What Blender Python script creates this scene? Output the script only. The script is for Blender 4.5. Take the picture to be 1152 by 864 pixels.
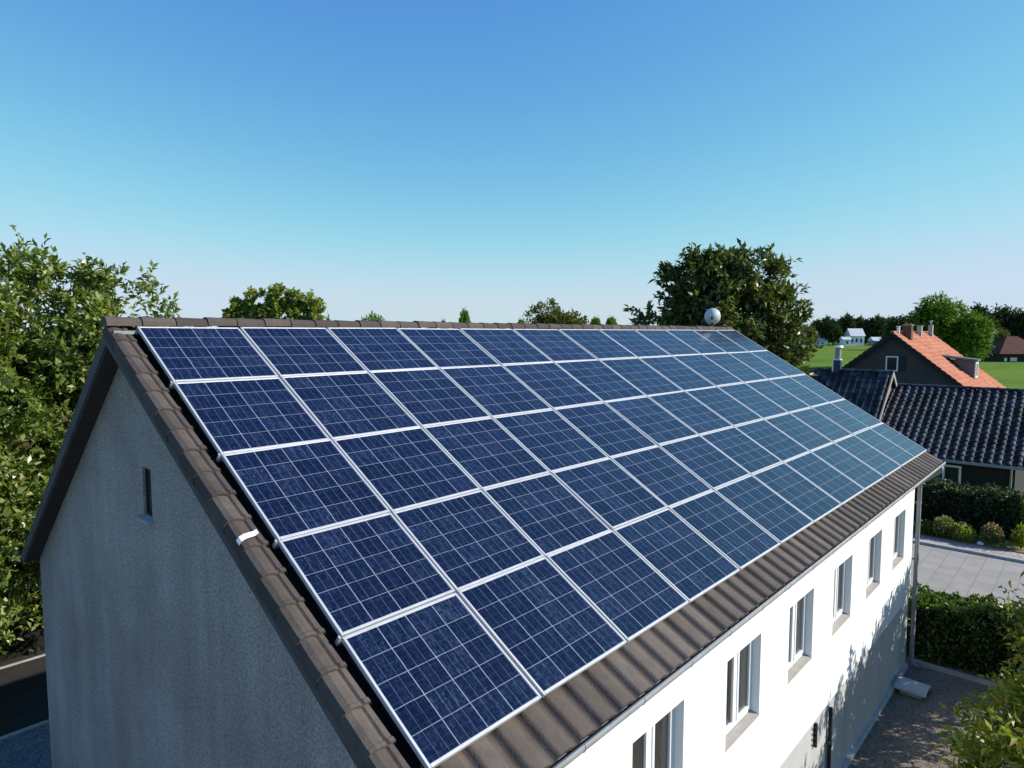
import bpy, math, random
import numpy as np
from mathutils import Vector, Matrix

for o in list(bpy.data.objects):
    bpy.data.objects.remove(o, do_unlink=True)
SC = bpy.context.scene
COL = SC.collection
R = math.radians
rng = np.random.default_rng(7)
random.seed(7)

# ------------------------------------------------------------------ camera, sky, sun, exposure
GZ = 8.9                                   # height of the panel field's top edge above the ground
CAM = Vector((-2.843, -8.547, GZ - 0.073))
PITCH, YAW = R(-4.465), R(42.068)
cd = bpy.data.cameras.new('camera'); cam = bpy.data.objects.new('camera', cd); COL.objects.link(cam)
cd.sensor_width = 36.0; cd.lens = 36.0 * 744.33 / 1152.0; cd.clip_start = 0.1; cd.clip_end = 6000
cam.location = CAM
fwd = Vector((math.cos(PITCH) * math.cos(YAW), math.cos(PITCH) * math.sin(YAW), math.sin(PITCH)))
cam.rotation_euler = fwd.to_track_quat('-Z', 'Y').to_euler()
SC.camera = cam

SUN_EL, SUN_OFF = R(31.5), R(39)             # height; turn from the long wall's normal towards the far end
sdir = Vector((math.cos(SUN_EL) * math.sin(SUN_OFF), -math.cos(SUN_EL) * math.cos(SUN_OFF), math.sin(SUN_EL)))
W = bpy.data.worlds.new('World'); SC.world = W; W.use_nodes = True
nt = W.node_tree; nt.nodes.clear()
sky = nt.nodes.new('ShaderNodeTexSky'); sky.sky_type = 'NISHITA'; sky.sun_disc = False
sky.sun_elevation = SUN_EL; sky.sun_rotation = math.atan2(sdir.x, sdir.y)
sky.altitude = 0; sky.air_density = 1.0; sky.dust_density = 0.0; sky.ozone_density = 6.0
bg = nt.nodes.new('ShaderNodeBackground'); bg.inputs[1].default_value = 0.10
wo = nt.nodes.new('ShaderNodeOutputWorld')
sp = nt.nodes.new('ShaderNodeSeparateColor'); cb = nt.nodes.new('ShaderNodeCombineColor'); nt.links.new(sky.outputs[0], sp.inputs[0])
for i, (gain, gam, cap, soft) in enumerate(((20.6, 1.28, 4.7, 3.8), (18.0, 1.08, 5.8, 3.8), (8.7, 0.361, 9.1, 7.5))):        # the camera's deep, clear summer blue
    m1 = nt.nodes.new('ShaderNodeMath'); m1.operation = 'MULTIPLY'; m1.inputs[1].default_value = 0.1; nt.links.new(sp.outputs[i], m1.inputs[0])
    m2 = nt.nodes.new('ShaderNodeMath'); m2.operation = 'POWER'; m2.inputs[1].default_value = gam; nt.links.new(m1.outputs[0], m2.inputs[0])
    m3 = nt.nodes.new('ShaderNodeMath'); m3.operation = 'MULTIPLY'; m3.inputs[1].default_value = gain; nt.links.new(m2.outputs[0], m3.inputs[0])
    m4 = nt.nodes.new('ShaderNodeMath'); m4.operation = 'SMOOTH_MIN'; m4.inputs[1].default_value = cap; m4.inputs[2].default_value = soft; nt.links.new(m3.outputs[0], m4.inputs[0])
    nt.links.new(m4.outputs[0], cb.inputs[i])
nt.links.new(cb.outputs[0], bg.inputs[0]); nt.links.new(bg.outputs[0], wo.inputs[0])
ld = bpy.data.lights.new('sun', 'SUN'); ld.energy = 5.0; ld.angle = R(0.5); ld.color = (1.0, 0.94, 0.84)
sun = bpy.data.objects.new('sun', ld); COL.objects.link(sun)
sun.rotation_euler = (-sdir).to_track_quat('-Z', 'Y').to_euler(); sun.location = (20, -30, 40)
SC.view_settings.view_transform = 'Standard'; SC.view_settings.look = 'None'
SC.view_settings.exposure = 0.32; SC.view_settings.gamma = 1.0; SC.view_settings.use_curve_mapping = False
SC.render.engine = 'CYCLES'
SC.cycles.max_bounces = 6; SC.cycles.transparent_max_bounces = 6

# ------------------------------------------------------------------ materials
def nodes(name):
    m = bpy.data.materials.new(name); m.use_nodes = True
    t = m.node_tree; b = t.nodes['Principled BSDF']
    return m, t, b
def nn(t, kind, **kw):
    n = t.nodes.new(kind)
    for k, v in kw.items(): setattr(n, k, v)
    return n
def ramp(t, fac, stops):
    r = nn(t, 'ShaderNodeValToRGB'); e = r.color_ramp.elements
    while len(e) < len(stops): e.new(0.5)
    for el, (p, c) in zip(e, stops):
        el.position = p; el.color = (*c, 1) if len(c) == 3 else c
    t.links.new(fac, r.inputs[0]); return r.outputs[0]
def math_(t, op, a, b=None, c=None):
    n = nn(t, 'ShaderNodeMath', operation=op)
    for i, v in enumerate((a, b, c)):
        if v is None: continue
        if isinstance(v, (int, float)): n.inputs[i].default_value = v
        else: t.links.new(v, n.inputs[i])
    return n.outputs[0]
def mixc(t, fac, a, b, mode='MIX'):
    n = nn(t, 'ShaderNodeMix', data_type='RGBA', blend_type=mode)
    for i, v in ((0, fac), (6, a), (7, b)):
        if isinstance(v, (int, float)): n.inputs[i].default_value = v
        elif isinstance(v, tuple): n.inputs[i].default_value = (*v, 1)
        else: t.links.new(v, n.inputs[i])
    return n.outputs[2]
def coords(t, scale=(1, 1, 1), kind='Object'):
    tc = nn(t, 'ShaderNodeTexCoord'); mp = nn(t, 'ShaderNodeMapping')
    mp.inputs['Scale'].default_value = scale
    t.links.new(tc.outputs[kind], mp.inputs[0]); return mp.outputs[0]
def noise(t, vec, scale, detail=4, rough=0.55, dist=0.0):
    n = nn(t, 'ShaderNodeTexNoise'); t.links.new(vec, n.inputs['Vector'])
    n.inputs['Scale'].default_value = scale; n.inputs['Detail'].default_value = detail
    n.inputs['Roughness'].default_value = rough; n.inputs['Distortion'].default_value = dist
    return n.outputs[0]
def bump(t, b, h, strength, dist=0.01):
    n = nn(t, 'ShaderNodeBump'); n.inputs['Strength'].default_value = strength; n.inputs['Distance'].default_value = dist
    t.links.new(h, n.inputs['Height']); t.links.new(n.outputs[0], b.inputs['Normal'])
def plain(name, a, b_=None, scale=3.0, rough=0.7, metal=0.0, bumps=0.0, bscale=40, spec=0.5, stretch=(1, 1, 1)):
    m, t, b = nodes(name)
    b.inputs['Roughness'].default_value = rough; b.inputs['Metallic'].default_value = metal
    b.inputs['Specular IOR Level'].default_value = spec
    v = coords(t, stretch)
    if b_ is None: b_ = tuple(x * 0.85 for x in a)
    t.links.new(ramp(t, noise(t, v, scale), [(0.3, a), (0.7, b_)]), b.inputs['Base Color'])
    if bumps: bump(t, b, noise(t, v, bscale, 3), bumps)
    return m

def m_render_plaster():
    m, t, b = nodes('grey roughcast'); b.inputs['Roughness'].default_value = 0.95
    v = coords(t); vs = coords(t, (1.6, 1.6, 0.16))
    a = ramp(t, noise(t, vs, 1.5, 6, 0.65), [(0.32, (0.385, 0.332, 0.305)), (0.5, (0.445, 0.384, 0.353)), (0.68, (0.49, 0.425, 0.392))])
    c = ramp(t, noise(t, v, 0.55, 3), [(0.35, (0.72, 0.70, 0.68)), (0.65, (1, 1, 1))])
    g = ramp(t, noise(t, v, 38, 2), [(0.3, (0.54, 0.54, 0.54)), (0.66, (1.18, 1.18, 1.18))])
    x = mixc(t, 1.0, a, c, 'MULTIPLY'); x = mixc(t, 1.0, x, g, 'MULTIPLY')
    t.links.new(x, b.inputs['Base Color']); bump(t, b, noise(t, v, 34, 3), 0.7, 0.02)
    return m
def m_white_render():
    m, t, b = nodes('white render'); b.inputs['Roughness'].default_value = 0.9
    v = coords(t); vs = coords(t, (1.2, 1.2, 0.2))
    a = ramp(t, noise(t, vs, 1.2, 4), [(0.3, (0.80, 0.80, 0.79)), (0.7, (0.86, 0.86, 0.855))])
    t.links.new(a, b.inputs['Base Color']); bump(t, b, noise(t, v, 60, 3), 0.25, 0.008)
    return m
def m_tile(name, dark, mid, light, rough, spec=0.5, dirt=0.5, bumps=0.4):
    """roof tiles: the UVs count tiles, so every tile gets its own tone"""
    m, t, b = nodes(name); b.inputs['Roughness'].default_value = rough; b.inputs['Specular IOR Level'].default_value = spec
    uv = nn(t, 'ShaderNodeTexCoord').outputs['UV']
    fl = nn(t, 'ShaderNodeVectorMath', operation='FLOOR'); t.links.new(uv, fl.inputs[0])
    wn = nn(t, 'ShaderNodeTexWhiteNoise', noise_dimensions='2D'); t.links.new(fl.outputs[0], wn.inputs[0])
    v = coords(t)
    f = math_(t, 'ADD', math_(t, 'MULTIPLY', wn.outputs[0], 1 - dirt), math_(t, 'MULTIPLY', noise(t, v, 5.5, 6, 0.65), dirt))
    t.links.new(ramp(t, f, [(0.15, dark), (0.5, mid), (0.88, light)]), b.inputs['Base Color'])
    bump(t, b, noise(t, v, 45, 4), bumps, 0.012)
    return m
def m_cells():
    """dark blue polycrystalline cells, 4 x 5 to a panel, with busbars; UV runs 0..1 over the glass"""
    m, t, b = nodes('solar cells')
    uv = nn(t, 'ShaderNodeTexCoord').outputs['UV']
    sx = nn(t, 'ShaderNodeSeparateXYZ'); t.links.new(uv, sx.inputs[0]); u, v = sx.outputs[0], sx.outputs[1]
    oi = nn(t, 'ShaderNodeObjectInfo').outputs['Random']
    def lines(c, n, half):           # 1 on a line, 0 between
        fr = math_(t, 'FRACT', math_(t, 'MULTIPLY', c, n))
        d = math_(t, 'ABSOLUTE', math_(t, 'SUBTRACT', fr, 0.5))
        return math_(t, 'GREATER_THAN', d, 0.5 - half)
    off = nn(t, 'ShaderNodeCombineXYZ'); t.links.new(math_(t, 'MULTIPLY', oi, 37.0), off.inputs[2])
    va = nn(t, 'ShaderNodeVectorMath', operation='ADD'); t.links.new(uv, va.inputs[0]); t.links.new(off.outputs[0], va.inputs[1])
    wob = noise(t, va.outputs[0], 9, 2)
    uw = math_(t, 'ADD', u, math_(t, 'MULTIPLY', math_(t, 'SUBTRACT', wob, 0.5), 0.006))
    vw = math_(t, 'ADD', v, math_(t, 'MULTIPLY', math_(t, 'SUBTRACT', wob, 0.5), 0.006))
    mp = nn(t, 'ShaderNodeMapping'); mp.inputs['Scale'].default_value = (60, 5, 1); t.links.new(va.outputs[0], mp.inputs[0])
    streak = noise(t, mp.outputs[0], 1.0, 4, 0.65)
    vo = nn(t, 'ShaderNodeTexVoronoi'); vo.inputs['Scale'].default_value = 1.0
    mp2 = nn(t, 'ShaderNodeMapping'); mp2.inputs['Scale'].default_value = (70, 42, 1); t.links.new(va.outputs[0], mp2.inputs[0])
    t.links.new(mp2.outputs[0], vo.inputs['Vector'])
    sep = nn(t, 'ShaderNodeSeparateColor'); t.links.new(vo.outputs['Color'], sep.inputs[0])
    # every cell has its own tone
    cx = nn(t, 'ShaderNodeCombineXYZ')
    t.links.new(math_(t, 'FLOOR', math_(t, 'MULTIPLY', u, 4.0)), cx.inputs[0]); t.links.new(math_(t, 'FLOOR', math_(t, 'MULTIPLY', v, 5.0)), cx.inputs[1])
    t.links.new(math_(t, 'MULTIPLY', oi, 91.0), cx.inputs[2])
    wn = nn(t, 'ShaderNodeTexWhiteNoise', noise_dimensions='3D'); t.links.new(cx.outputs[0], wn.inputs[0])
    f = math_(t, 'ADD', math_(t, 'MULTIPLY', streak, 0.62), math_(t, 'ADD', math_(t, 'MULTIPLY', sep.outputs[0], 0.22), math_(t, 'MULTIPLY', wn.outputs[0], 0.14)))
    base = ramp(t, f, [(0.28, (0.0015, 0.0026, 0.0085)), (0.48, (0.0045, 0.0078, 0.022)), (0.63, (0.0135, 0.0215, 0.049)), (0.78, (0.062, 0.082, 0.125))])
    fine = math_(t, 'MULTIPLY', lines(uw, 12, 0.02), math_(t, 'ADD', 0.08, math_(t, 'MULTIPLY', streak, 0.62)))
    fineh = math_(t, 'MULTIPLY', lines(math_(t, 'ADD', vw, 0.5 / 15), 15, 0.018), 0.10)
    c1 = mixc(t, math_(t, 'MAXIMUM', fine, fineh), base, (0.20, 0.24, 0.32))
    brk = noise(t, va.outputs[0], 28, 3)
    maj = math_(t, 'MULTIPLY', math_(t, 'MAXIMUM', lines(uw, 4, 0.013), math_(t, 'MULTIPLY', lines(vw, 5, 0.014), 0.75)), math_(t, 'ADD', 0.35, math_(t, 'MULTIPLY', brk, 1.1)))
    c2 = mixc(t, math_(t, 'MULTIPLY', maj, 0.75), c1, (0.36, 0.39, 0.45))
    t.links.new(c2, b.inputs['Base Color'])
    # a film of dust on the glass
    t.links.new(math_(t, 'ADD', 0.10, math_(t, 'MULTIPLY', noise(t, va.outputs[0], 5, 4), 0.16)), b.inputs['Roughness'])
    b.inputs['IOR'].default_value = 1.58
    b.inputs['Specular Tint'].default_value = (0.56, 0.66, 1.0, 1)      # blue anti-reflection coat
    return m
def m_leaf(name, a, b_, c, rough=0.45, trans=0.35, spec=0.5):
    m, t, b = nodes(name)
    g = nn(t, 'ShaderNodeNewGeometry'); oi = nn(t, 'ShaderNodeObjectInfo')
    r = math_(t, 'FRACT', math_(t, 'ADD', g.outputs['Random Per Island'], math_(t, 'MULTIPLY', oi.outputs['Random'], 0.0)))
    colr = ramp(t, r, [(0.0, a), (0.55, b_), (0.97, c)])
    t.links.new(colr, b.inputs['Base Color']); b.inputs['Roughness'].default_value = rough
    b.inputs['Specular IOR Level'].default_value = spec
    tr = nn(t, 'ShaderNodeBsdfTranslucent')
    t.links.new(mixc(t, 1.0, colr, (1.25, 1.45, 0.55), 'MULTIPLY'), tr.inputs[0])
    mx = nn(t, 'ShaderNodeMixShader'); mx.inputs[0].default_value = trans
    out = t.nodes['Material Output']
    t.links.new(b.outputs[0], mx.inputs[1]); t.links.new(tr.outputs[0], mx.inputs[2]); t.links.new(mx.outputs[0], out.inputs[0])
    return m
def m_grass():
    m, t, b = nodes('grass'); b.inputs['Roughness'].default_value = 0.95; b.inputs['Specular IOR Level'].default_value = 0.1
    v = coords(t)
    vs = coords(t, (0.02, 0.11, 1))
    f = math_(t, 'ADD', math_(t, 'MULTIPLY', noise(t, v, 0.045, 6, 0.6), 0.55), math_(t, 'MULTIPLY', noise(t, vs, 1.0, 3), 0.45))
    a = ramp(t, f, [(0.33, (0.075, 0.145, 0.010)), (0.52, (0.115, 0.195, 0.014)), (0.70, (0.17, 0.235, 0.025))])
    x = mixc(t, 1.0, a, ramp(t, noise(t, v, 2.2, 4), [(0.3, (0.75, 0.78, 0.7)), (0.7, (1.1, 1.08, 1.05))]), 'MULTIPLY')
    t.links.new(x, b.inputs['Base Color']); bump(t, b, noise(t, v, 9, 4), 0.4, 0.05)
    return m
def m_slabs():
    m, t, b = nodes('road paving'); b.inputs['Roughness'].default_value = 0.85
    v = coords(t)
    br = nn(t, 'ShaderNodeTexBrick'); t.links.new(v, br.inputs['Vector'])
    br.inputs['Scale'].default_value = 1.0; br.inputs['Mortar Size'].default_value = 0.012; br.inputs['Mortar Smooth'].default_value = 0.3
    br.inputs['Brick Width'].default_value = 0.85; br.inputs['Row Height'].default_value = 0.6; br.offset = 0.37
    br.inputs['Color1'].default_value = (0.31, 0.285, 0.25, 1); br.inputs['Color2'].default_value = (0.35, 0.322, 0.285, 1)
    br.inputs['Mortar'].default_value = (0.19, 0.175, 0.155, 1)
    x = mixc(t, 1.0, br.outputs[0], ramp(t, noise(t, v, 1.1, 6, 0.65), [(0.3, (0.82, 0.82, 0.82)), (0.7, (1.06, 1.05, 1.04))]), 'MULTIPLY')
    t.links.new(x, b.inputs['Base Color']); bump(t, b, noise(t, v, 30, 4), 0.3)
    return m
def m_gravel(name, a, c, s=22):
    m, t, b = nodes(name); b.inputs['Roughness'].default_value = 0.95
    v = coords(t)
    vo = nn(t, 'ShaderNodeTexVoronoi'); t.links.new(v, vo.inputs['Vector']); vo.inputs['Scale'].default_value = s
    sep = nn(t, 'ShaderNodeSeparateColor'); t.links.new(vo.outputs['Color'], sep.inputs[0])
    f = math_(t, 'ADD', math_(t, 'MULTIPLY', sep.outputs[0], 0.55), math_(t, 'MULTIPLY', noise(t, v, 1.3, 5), 0.45))
    t.links.new(ramp(t, f, [(0.2, a), (0.75, c)]), b.inputs['Base Color'])
    bump(t, b, vo.outputs['Distance'], 0.6, 0.03)
    return m

M = dict(
    plaster=m_render_plaster(), white=m_white_render(),
    plinth=plain('pale grey plinth', (0.50, 0.50, 0.48), (0.42, 0.42, 0.405), 2.2, 0.9, bumps=0.3, stretch=(1, 1, 0.3)),
    tile=m_tile('brown concrete tiles', (0.052, 0.040, 0.033), (0.098, 0.078, 0.065), (0.16, 0.132, 0.112), 0.82, 0.35, 0.62),
    ridge=m_tile('brown ridge tiles', (0.045, 0.035, 0.032), (0.075, 0.058, 0.051), (0.115, 0.092, 0.08), 0.85, 0.3, 0.55),
    vtile=m_tile('weathered verge tiles', (0.042, 0.033, 0.028), (0.080, 0.064, 0.054), (0.135, 0.112, 0.096), 0.85, 0.3, 0.7),
    black=m_tile('black glazed tiles', (0.008, 0.009, 0.012), (0.026, 0.030, 0.037), (0.078, 0.084, 0.096), 0.68, 0.25, 0.45, 0.7),
    orange=m_tile('orange clay tiles', (0.38, 0.12, 0.06), (0.50, 0.18, 0.10), (0.60, 0.26, 0.15), 0.85, 0.3, 0.5),
    maroon=m_tile('maroon clay tiles', (0.06, 0.014, 0.012), (0.085, 0.022, 0.018), (0.11, 0.032, 0.025), 0.85, 0.3, 0.5),
    cells=m_cells(), frame=plain('anodised frame', (0.56, 0.565, 0.58), (0.46, 0.465, 0.48), 5, 0.5, 0.25),
    rail=plain('galvanised rail', (0.42, 0.43, 0.44), None, 8, 0.5, 0.6),
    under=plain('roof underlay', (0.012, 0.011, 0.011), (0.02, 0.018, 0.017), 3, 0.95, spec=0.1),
    soffit=plain('dark stained boards', (0.035, 0.027, 0.021), (0.055, 0.043, 0.034), 4, 0.85, stretch=(1, 6, 6), bumps=0.3),
    board=plain('weathered grey board', (0.10, 0.095, 0.092), (0.065, 0.062, 0.060), 3, 0.85, bumps=0.2),
    zinc=plain('zinc gutter', (0.30, 0.305, 0.31), (0.22, 0.225, 0.235), 5, 0.6, 0.1),
    upvc=plain('white plastic frame', (0.82, 0.82, 0.82), (0.78, 0.78, 0.78), 4, 0.4),
    sill=plain('stone sill', (0.36, 0.33, 0.30), (0.29, 0.265, 0.24), 6, 0.85, bumps=0.2),
    glass=plain('dark window glass', (0.05, 0.048, 0.042), (0.022, 0.022, 0.021), 1.1, 0.06, spec=0.6, stretch=(2.5, 2.5, 0.5)),
    iron=plain('dark iron', (0.015, 0.014, 0.014), None, 9, 0.7),
    flash=plain('white flashing', (0.80, 0.80, 0.79), (0.72, 0.72, 0.71), 9, 0.5),
    dish=plain('painted dish', (0.60, 0.61, 0.62), (0.54, 0.55, 0.56), 4, 0.5),
    bark=plain('bark', (0.10, 0.072, 0.048), (0.055, 0.042, 0.03), 5, 0.95, bumps=0.8, bscale=14, stretch=(3, 3, 0.7)),
    concrete=plain('concrete', (0.42, 0.41, 0.39), (0.30, 0.295, 0.28), 4, 0.9, bumps=0.4),
    darkwall=plain('dark grey render', (0.070, 0.058, 0.059), (0.056, 0.046, 0.047), 1.5, 0.9, bumps=0.3),
    blackwall=plain('near-black boards', (0.018, 0.017, 0.016), (0.012, 0.011, 0.011), 2, 0.85, stretch=(1, 1, 6)),
    brick=plain('red-brown brick', (0.26, 0.13, 0.085), (0.19, 0.095, 0.065), 9, 0.9, bumps=0.4),
    brickdark=plain('dark brick', (0.11, 0.06, 0.045), (0.075, 0.045, 0.036), 9, 0.9, bumps=0.4),  # an even, darker brick for the widest chimney
    pale=plain('pale concrete', (0.58, 0.57, 0.55), (0.46, 0.45, 0.43), 5, 0.9, bumps=0.3),
    lead=plain('grey roofing felt', (0.10, 0.11, 0.12), None, 4, 0.7),
    blue=plain('dark blue cladding', (0.02, 0.028, 0.075), None, 5, 0.6),
    farwhite=plain('white house wall', (0.78, 0.78, 0.77), None, 0.3, 0.9),
    farroof=plain('pale metal roof', (0.55, 0.58, 0.63), (0.48, 0.51, 0.56), 0.4, 0.6),
    fargrey=plain('grey outbuilding', (0.30, 0.31, 0.32), None, 0.3, 0.9),
    grass=m_grass(), road=m_slabs(),
    gravel=m_gravel('pinkish gravel', (0.24, 0.195, 0.165), (0.47, 0.40, 0.355), 13),
    yard=m_gravel('worn yard paving', (0.105, 0.085, 0.068), (0.24, 0.195, 0.16), 26),
    stones=m_gravel('dark grey chippings', (0.07, 0.075, 0.085), (0.19, 0.20, 0.215), 24),
    soil=plain('dark soil', (0.014, 0.013, 0.010), (0.026, 0.023, 0.018), 2.5, 0.95, bumps=0.7, bscale=9),
    leafY=m_leaf('dark hedge leaf', (0.016, 0.034, 0.009), (0.034, 0.060, 0.013), (0.085, 0.12, 0.03), 0.5, 0.2),
    verge=plain('dry mown grass', (0.17, 0.17, 0.035), (0.25, 0.22, 0.06), 3.0, 0.95, bumps=0.6, bscale=25),
    leafA=m_leaf('glossy mid-green leaf', (0.075, 0.13, 0.014), (0.18, 0.235, 0.038), (0.36, 0.37, 0.15), 0.36, 0.34, 0.6),
    leafB=m_leaf('light green leaf', (0.14, 0.20, 0.025), (0.25, 0.30, 0.05), (0.37, 0.38, 0.12), 0.5, 0.38),
    leafC=m_leaf('dark leathery leaf', (0.032, 0.060, 0.012), (0.085, 0.12, 0.024), (0.23, 0.22, 0.09), 0.40, 0.24, 0.5),
    leafD=m_leaf('hedge leaf', (0.032, 0.075, 0.010), (0.075, 0.135, 0.018), (0.17, 0.23, 0.042), 0.45, 0.25),
    leafE=m_leaf('yellow-green shrub leaf', (0.07, 0.13, 0.012), (0.19, 0.24, 0.024), (0.36, 0.29, 0.045), 0.4, 0.38),
    leafF=m_leaf('bright green crown', (0.08, 0.15, 0.014), (0.13, 0.215, 0.022), (0.20, 0.28, 0.042), 0.7, 0.25, 0.2),
    leafG=m_leaf('dark distant crown', (0.028, 0.048, 0.016), (0.045, 0.070, 0.024), (0.075, 0.10, 0.036), 0.8, 0.15, 0.1),
    leafH=m_leaf('olive crown', (0.08, 0.10, 0.022), (0.13, 0.15, 0.034), (0.20, 0.19, 0.06), 0.8, 0.2, 0.1),
    petal=m_leaf('pink blossom', (0.42, 0.16, 0.16), (0.50, 0.27, 0.24), (0.6, 0.42, 0.38), 0.7, 0.3),
)

# ------------------------------------------------------------------ mesh helpers
class MB:
    def __init__(s): s.v = []; s.f = []; s.uv = []
    def poly(s, pts, uv=None):
        i = len(s.v); s.v += [tuple(p) for p in pts]; s.f.append(tuple(range(i, i + len(pts))))
        s.uv.append(uv if uv else [(0.0, 0.0)] * len(pts))
    def box(s, a, b):
        x0, y0, z0 = a; x1, y1, z1 = b
        p = [(x0, y0, z0), (x1, y0, z0), (x1, y1, z0), (x0, y1, z0), (x0, y0, z1), (x1, y0, z1), (x1, y1, z1), (x0, y1, z1)]
        s.hexa(p)
    def hexa(s, p):
        i = len(s.v); s.v += [tuple(q) for q in p]
        for f in ((0, 3, 2, 1), (4, 5, 6, 7), (0, 1, 5, 4), (1, 2, 6, 5), (2, 3, 7, 6), (3, 0, 4, 7)):
            s.f.append(tuple(i + k for k in f)); s.uv.append([(0.0, 0.0)] * 4)
    def prism(s, pts, ext):        # closed polygon pushed along ext
        e = Vector(ext); a = [Vector(p) for p in pts]; b = [p + e for p in a]; n = len(a)
        s.poly(a[::-1]); s.poly(b)
        for i in range(n):
            j = (i + 1) % n; s.poly([a[i], a[j], b[j], b[i]])
    def tube(s, path, rad, n=10, cap=True):
        path = [Vector(p) for p in path]
        if not hasattr(rad, '__len__'): rad = [rad] * len(path)
        i0 = len(s.v); prev = None
        for k, p in enumerate(path):
            d = (path[min(k + 1, len(path) - 1)] - path[max(k - 1, 0)]).normalized()
            if prev is None: u = d.orthogonal().normalized()
            else: u = (prev - d * prev.dot(d)).normalized()
            prev = u; w = d.cross(u)
            for q in range(n):
                a = 2 * math.pi * q / n; s.v.append(tuple(p + (u * math.cos(a) + w * math.sin(a)) * rad[k]))
        for k in range(len(path) - 1):
            for q in range(n):
                a = i0 + k * n + q; b = i0 + k * n + (q + 1) % n
                s.f.append((a, b, b + n, a + n)); s.uv.append([(0, 0)] * 4)
        if cap:
            s.f.append(tuple(i0 + q for q in range(n))[::-1]); s.uv.append([(0, 0)] * n)
            e = i0 + (len(path) - 1) * n
            s.f.append(tuple(e + q for q in range(n))); s.uv.append([(0, 0)] * n)
    def build(s, name, mat, parent=None, smooth=False, loc=None, uv=False):
        me = bpy.data.meshes.new(name); me.from_pydata(s.v, [], s.f)
        if uv:
            l = me.uv_layers.new(name='UVMap')
            l.data.foreach_set('uv', np.array([c for f in s.uv for c in f], dtype=np.float32).ravel())
        me.materials.append(mat)
        if smooth: me.polygons.foreach_set('use_smooth', [True] * len(me.polygons))
        me.update()
        o = bpy.data.objects.new(name, me); COL.objects.link(o)
        if parent is not None: o.parent = parent
        if loc is not None: o.location = loc
        return o
def np_mesh(name, V, F, mat, parent=None, uv=None, smooth=False):
    """V (n,3), F (m,4) arrays"""
    me = bpy.data.meshes.new(name); n, m, k = len(V), len(F), F.shape[1]
    me.vertices.add(n); me.vertices.foreach_set('co', np.asarray(V, np.float32).ravel())
    me.loops.add(m * k); me.loops.foreach_set('vertex_index', np.asarray(F, np.int32).ravel())
    me.polygons.add(m); me.polygons.foreach_set('loop_start', np.arange(0, m * k, k, dtype=np.int32))
    if uv is not None:
        l = me.uv_layers.new(name='UVMap'); l.data.foreach_set('uv', np.asarray(uv, np.float32)[np.asarray(F).ravel()].ravel())
    me.materials.append(mat); me.update(calc_edges=True)
    if smooth: me.polygons.foreach_set('use_smooth', [True] * m)
    o = bpy.data.objects.new(name, me); COL.objects.link(o)
    if parent is not None: o.parent = parent
    return o
def empty(name, label, cat, loc=(0, 0, 0), group=None):
    o = bpy.data.objects.new(name, None); o.empty_display_size = 0.2; COL.objects.link(o); o.location = loc
    return tag(o, label, cat, group)
def tag(o, label=None, cat=None, group=None, kind=None):
    for k, v in (('label', label), ('category', cat), ('group', group), ('kind', kind)):
        if v: o[k] = v
    return o
def copy_tree(o, parent=None):
    c = o.copy(); COL.objects.link(c)
    if parent is not None: c.parent = parent
    for ch in list(o.children): copy_tree(ch, c)
    return c
def tile_roof(name, mat, parent, o, ex, ed, L, D, per, course, amp, lip, ppw=8, phase=0.0, valley=0.32, rolled=False):
    """a real tiled slope: waves along ex (ridge direction), lipped courses down ed"""
    o = np.array(o, float); ex = np.array(ex, float); ed = np.array(ed, float); nrm = np.cross(ex, ed)
    if nrm[2] < 0: nrm = -nrm
    nx = int(round(L / per * ppw)); us = np.linspace(0, L, nx + 1)
    ph = (us / per + phase) % 1.0
    if rolled: prof = np.interp(ph, [0, .07, .22, .29, .34, .42, .62, .82, .93, 1.0], [.15, -.42, -.42, -.1, .72, .92, 1.0, .9, .58, .15]) * amp
    else: prof = np.where(ph < valley, -np.sin(np.pi * ph / valley) * 0.55, np.sin(np.pi * (ph - valley) / (1 - valley)) ** 0.75) * amp
    nc = int(math.ceil(D / course)); V = []; UV = []; F = []
    r = np.random.default_rng(abs(hash((round(L, 2), round(D, 2)))) % 1000)
    tid = np.floor(us / per + phase).astype(int); tid -= tid.min()
    for c in range(nc):
        d0 = c * course; d1 = min((c + 1) * course, D)
        jit = r.normal(0, 0.07 * lip, tid.max() + 2)[tid]
        for (dd, h, vv) in ((d0, -0.15 * lip, c + 0.03), (d1, lip, c + 0.94), (d1, lip, c + 0.94), (d1 + 0.003, -0.9 * lip if d1 >= D - 1e-6 else -0.15 * lip, c + 0.97)):
            P = o + np.outer(us, ex) + np.outer(np.full(nx + 1, dd), ed) + np.outer(prof + h + (jit if h > 0 else 0), nrm)
            V.append(P); UV.append(np.stack([us / per + phase + 0.0005, np.full(nx + 1, float(vv))], 1))
    V = np.concatenate(V); UV = np.concatenate(UV)
    a = (np.arange(nc * 2)[:, None] * 2 * (nx + 1) + np.arange(nx)[None, :]).ravel()
    F = np.stack([a, a + 1, a + nx + 2, a + nx + 1], 1)
    if np.dot(np.cross(ex, ed), nrm) < 0: F = F[:, ::-1]
    return np_mesh(name, V, F, mat, parent, UV, True)
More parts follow.
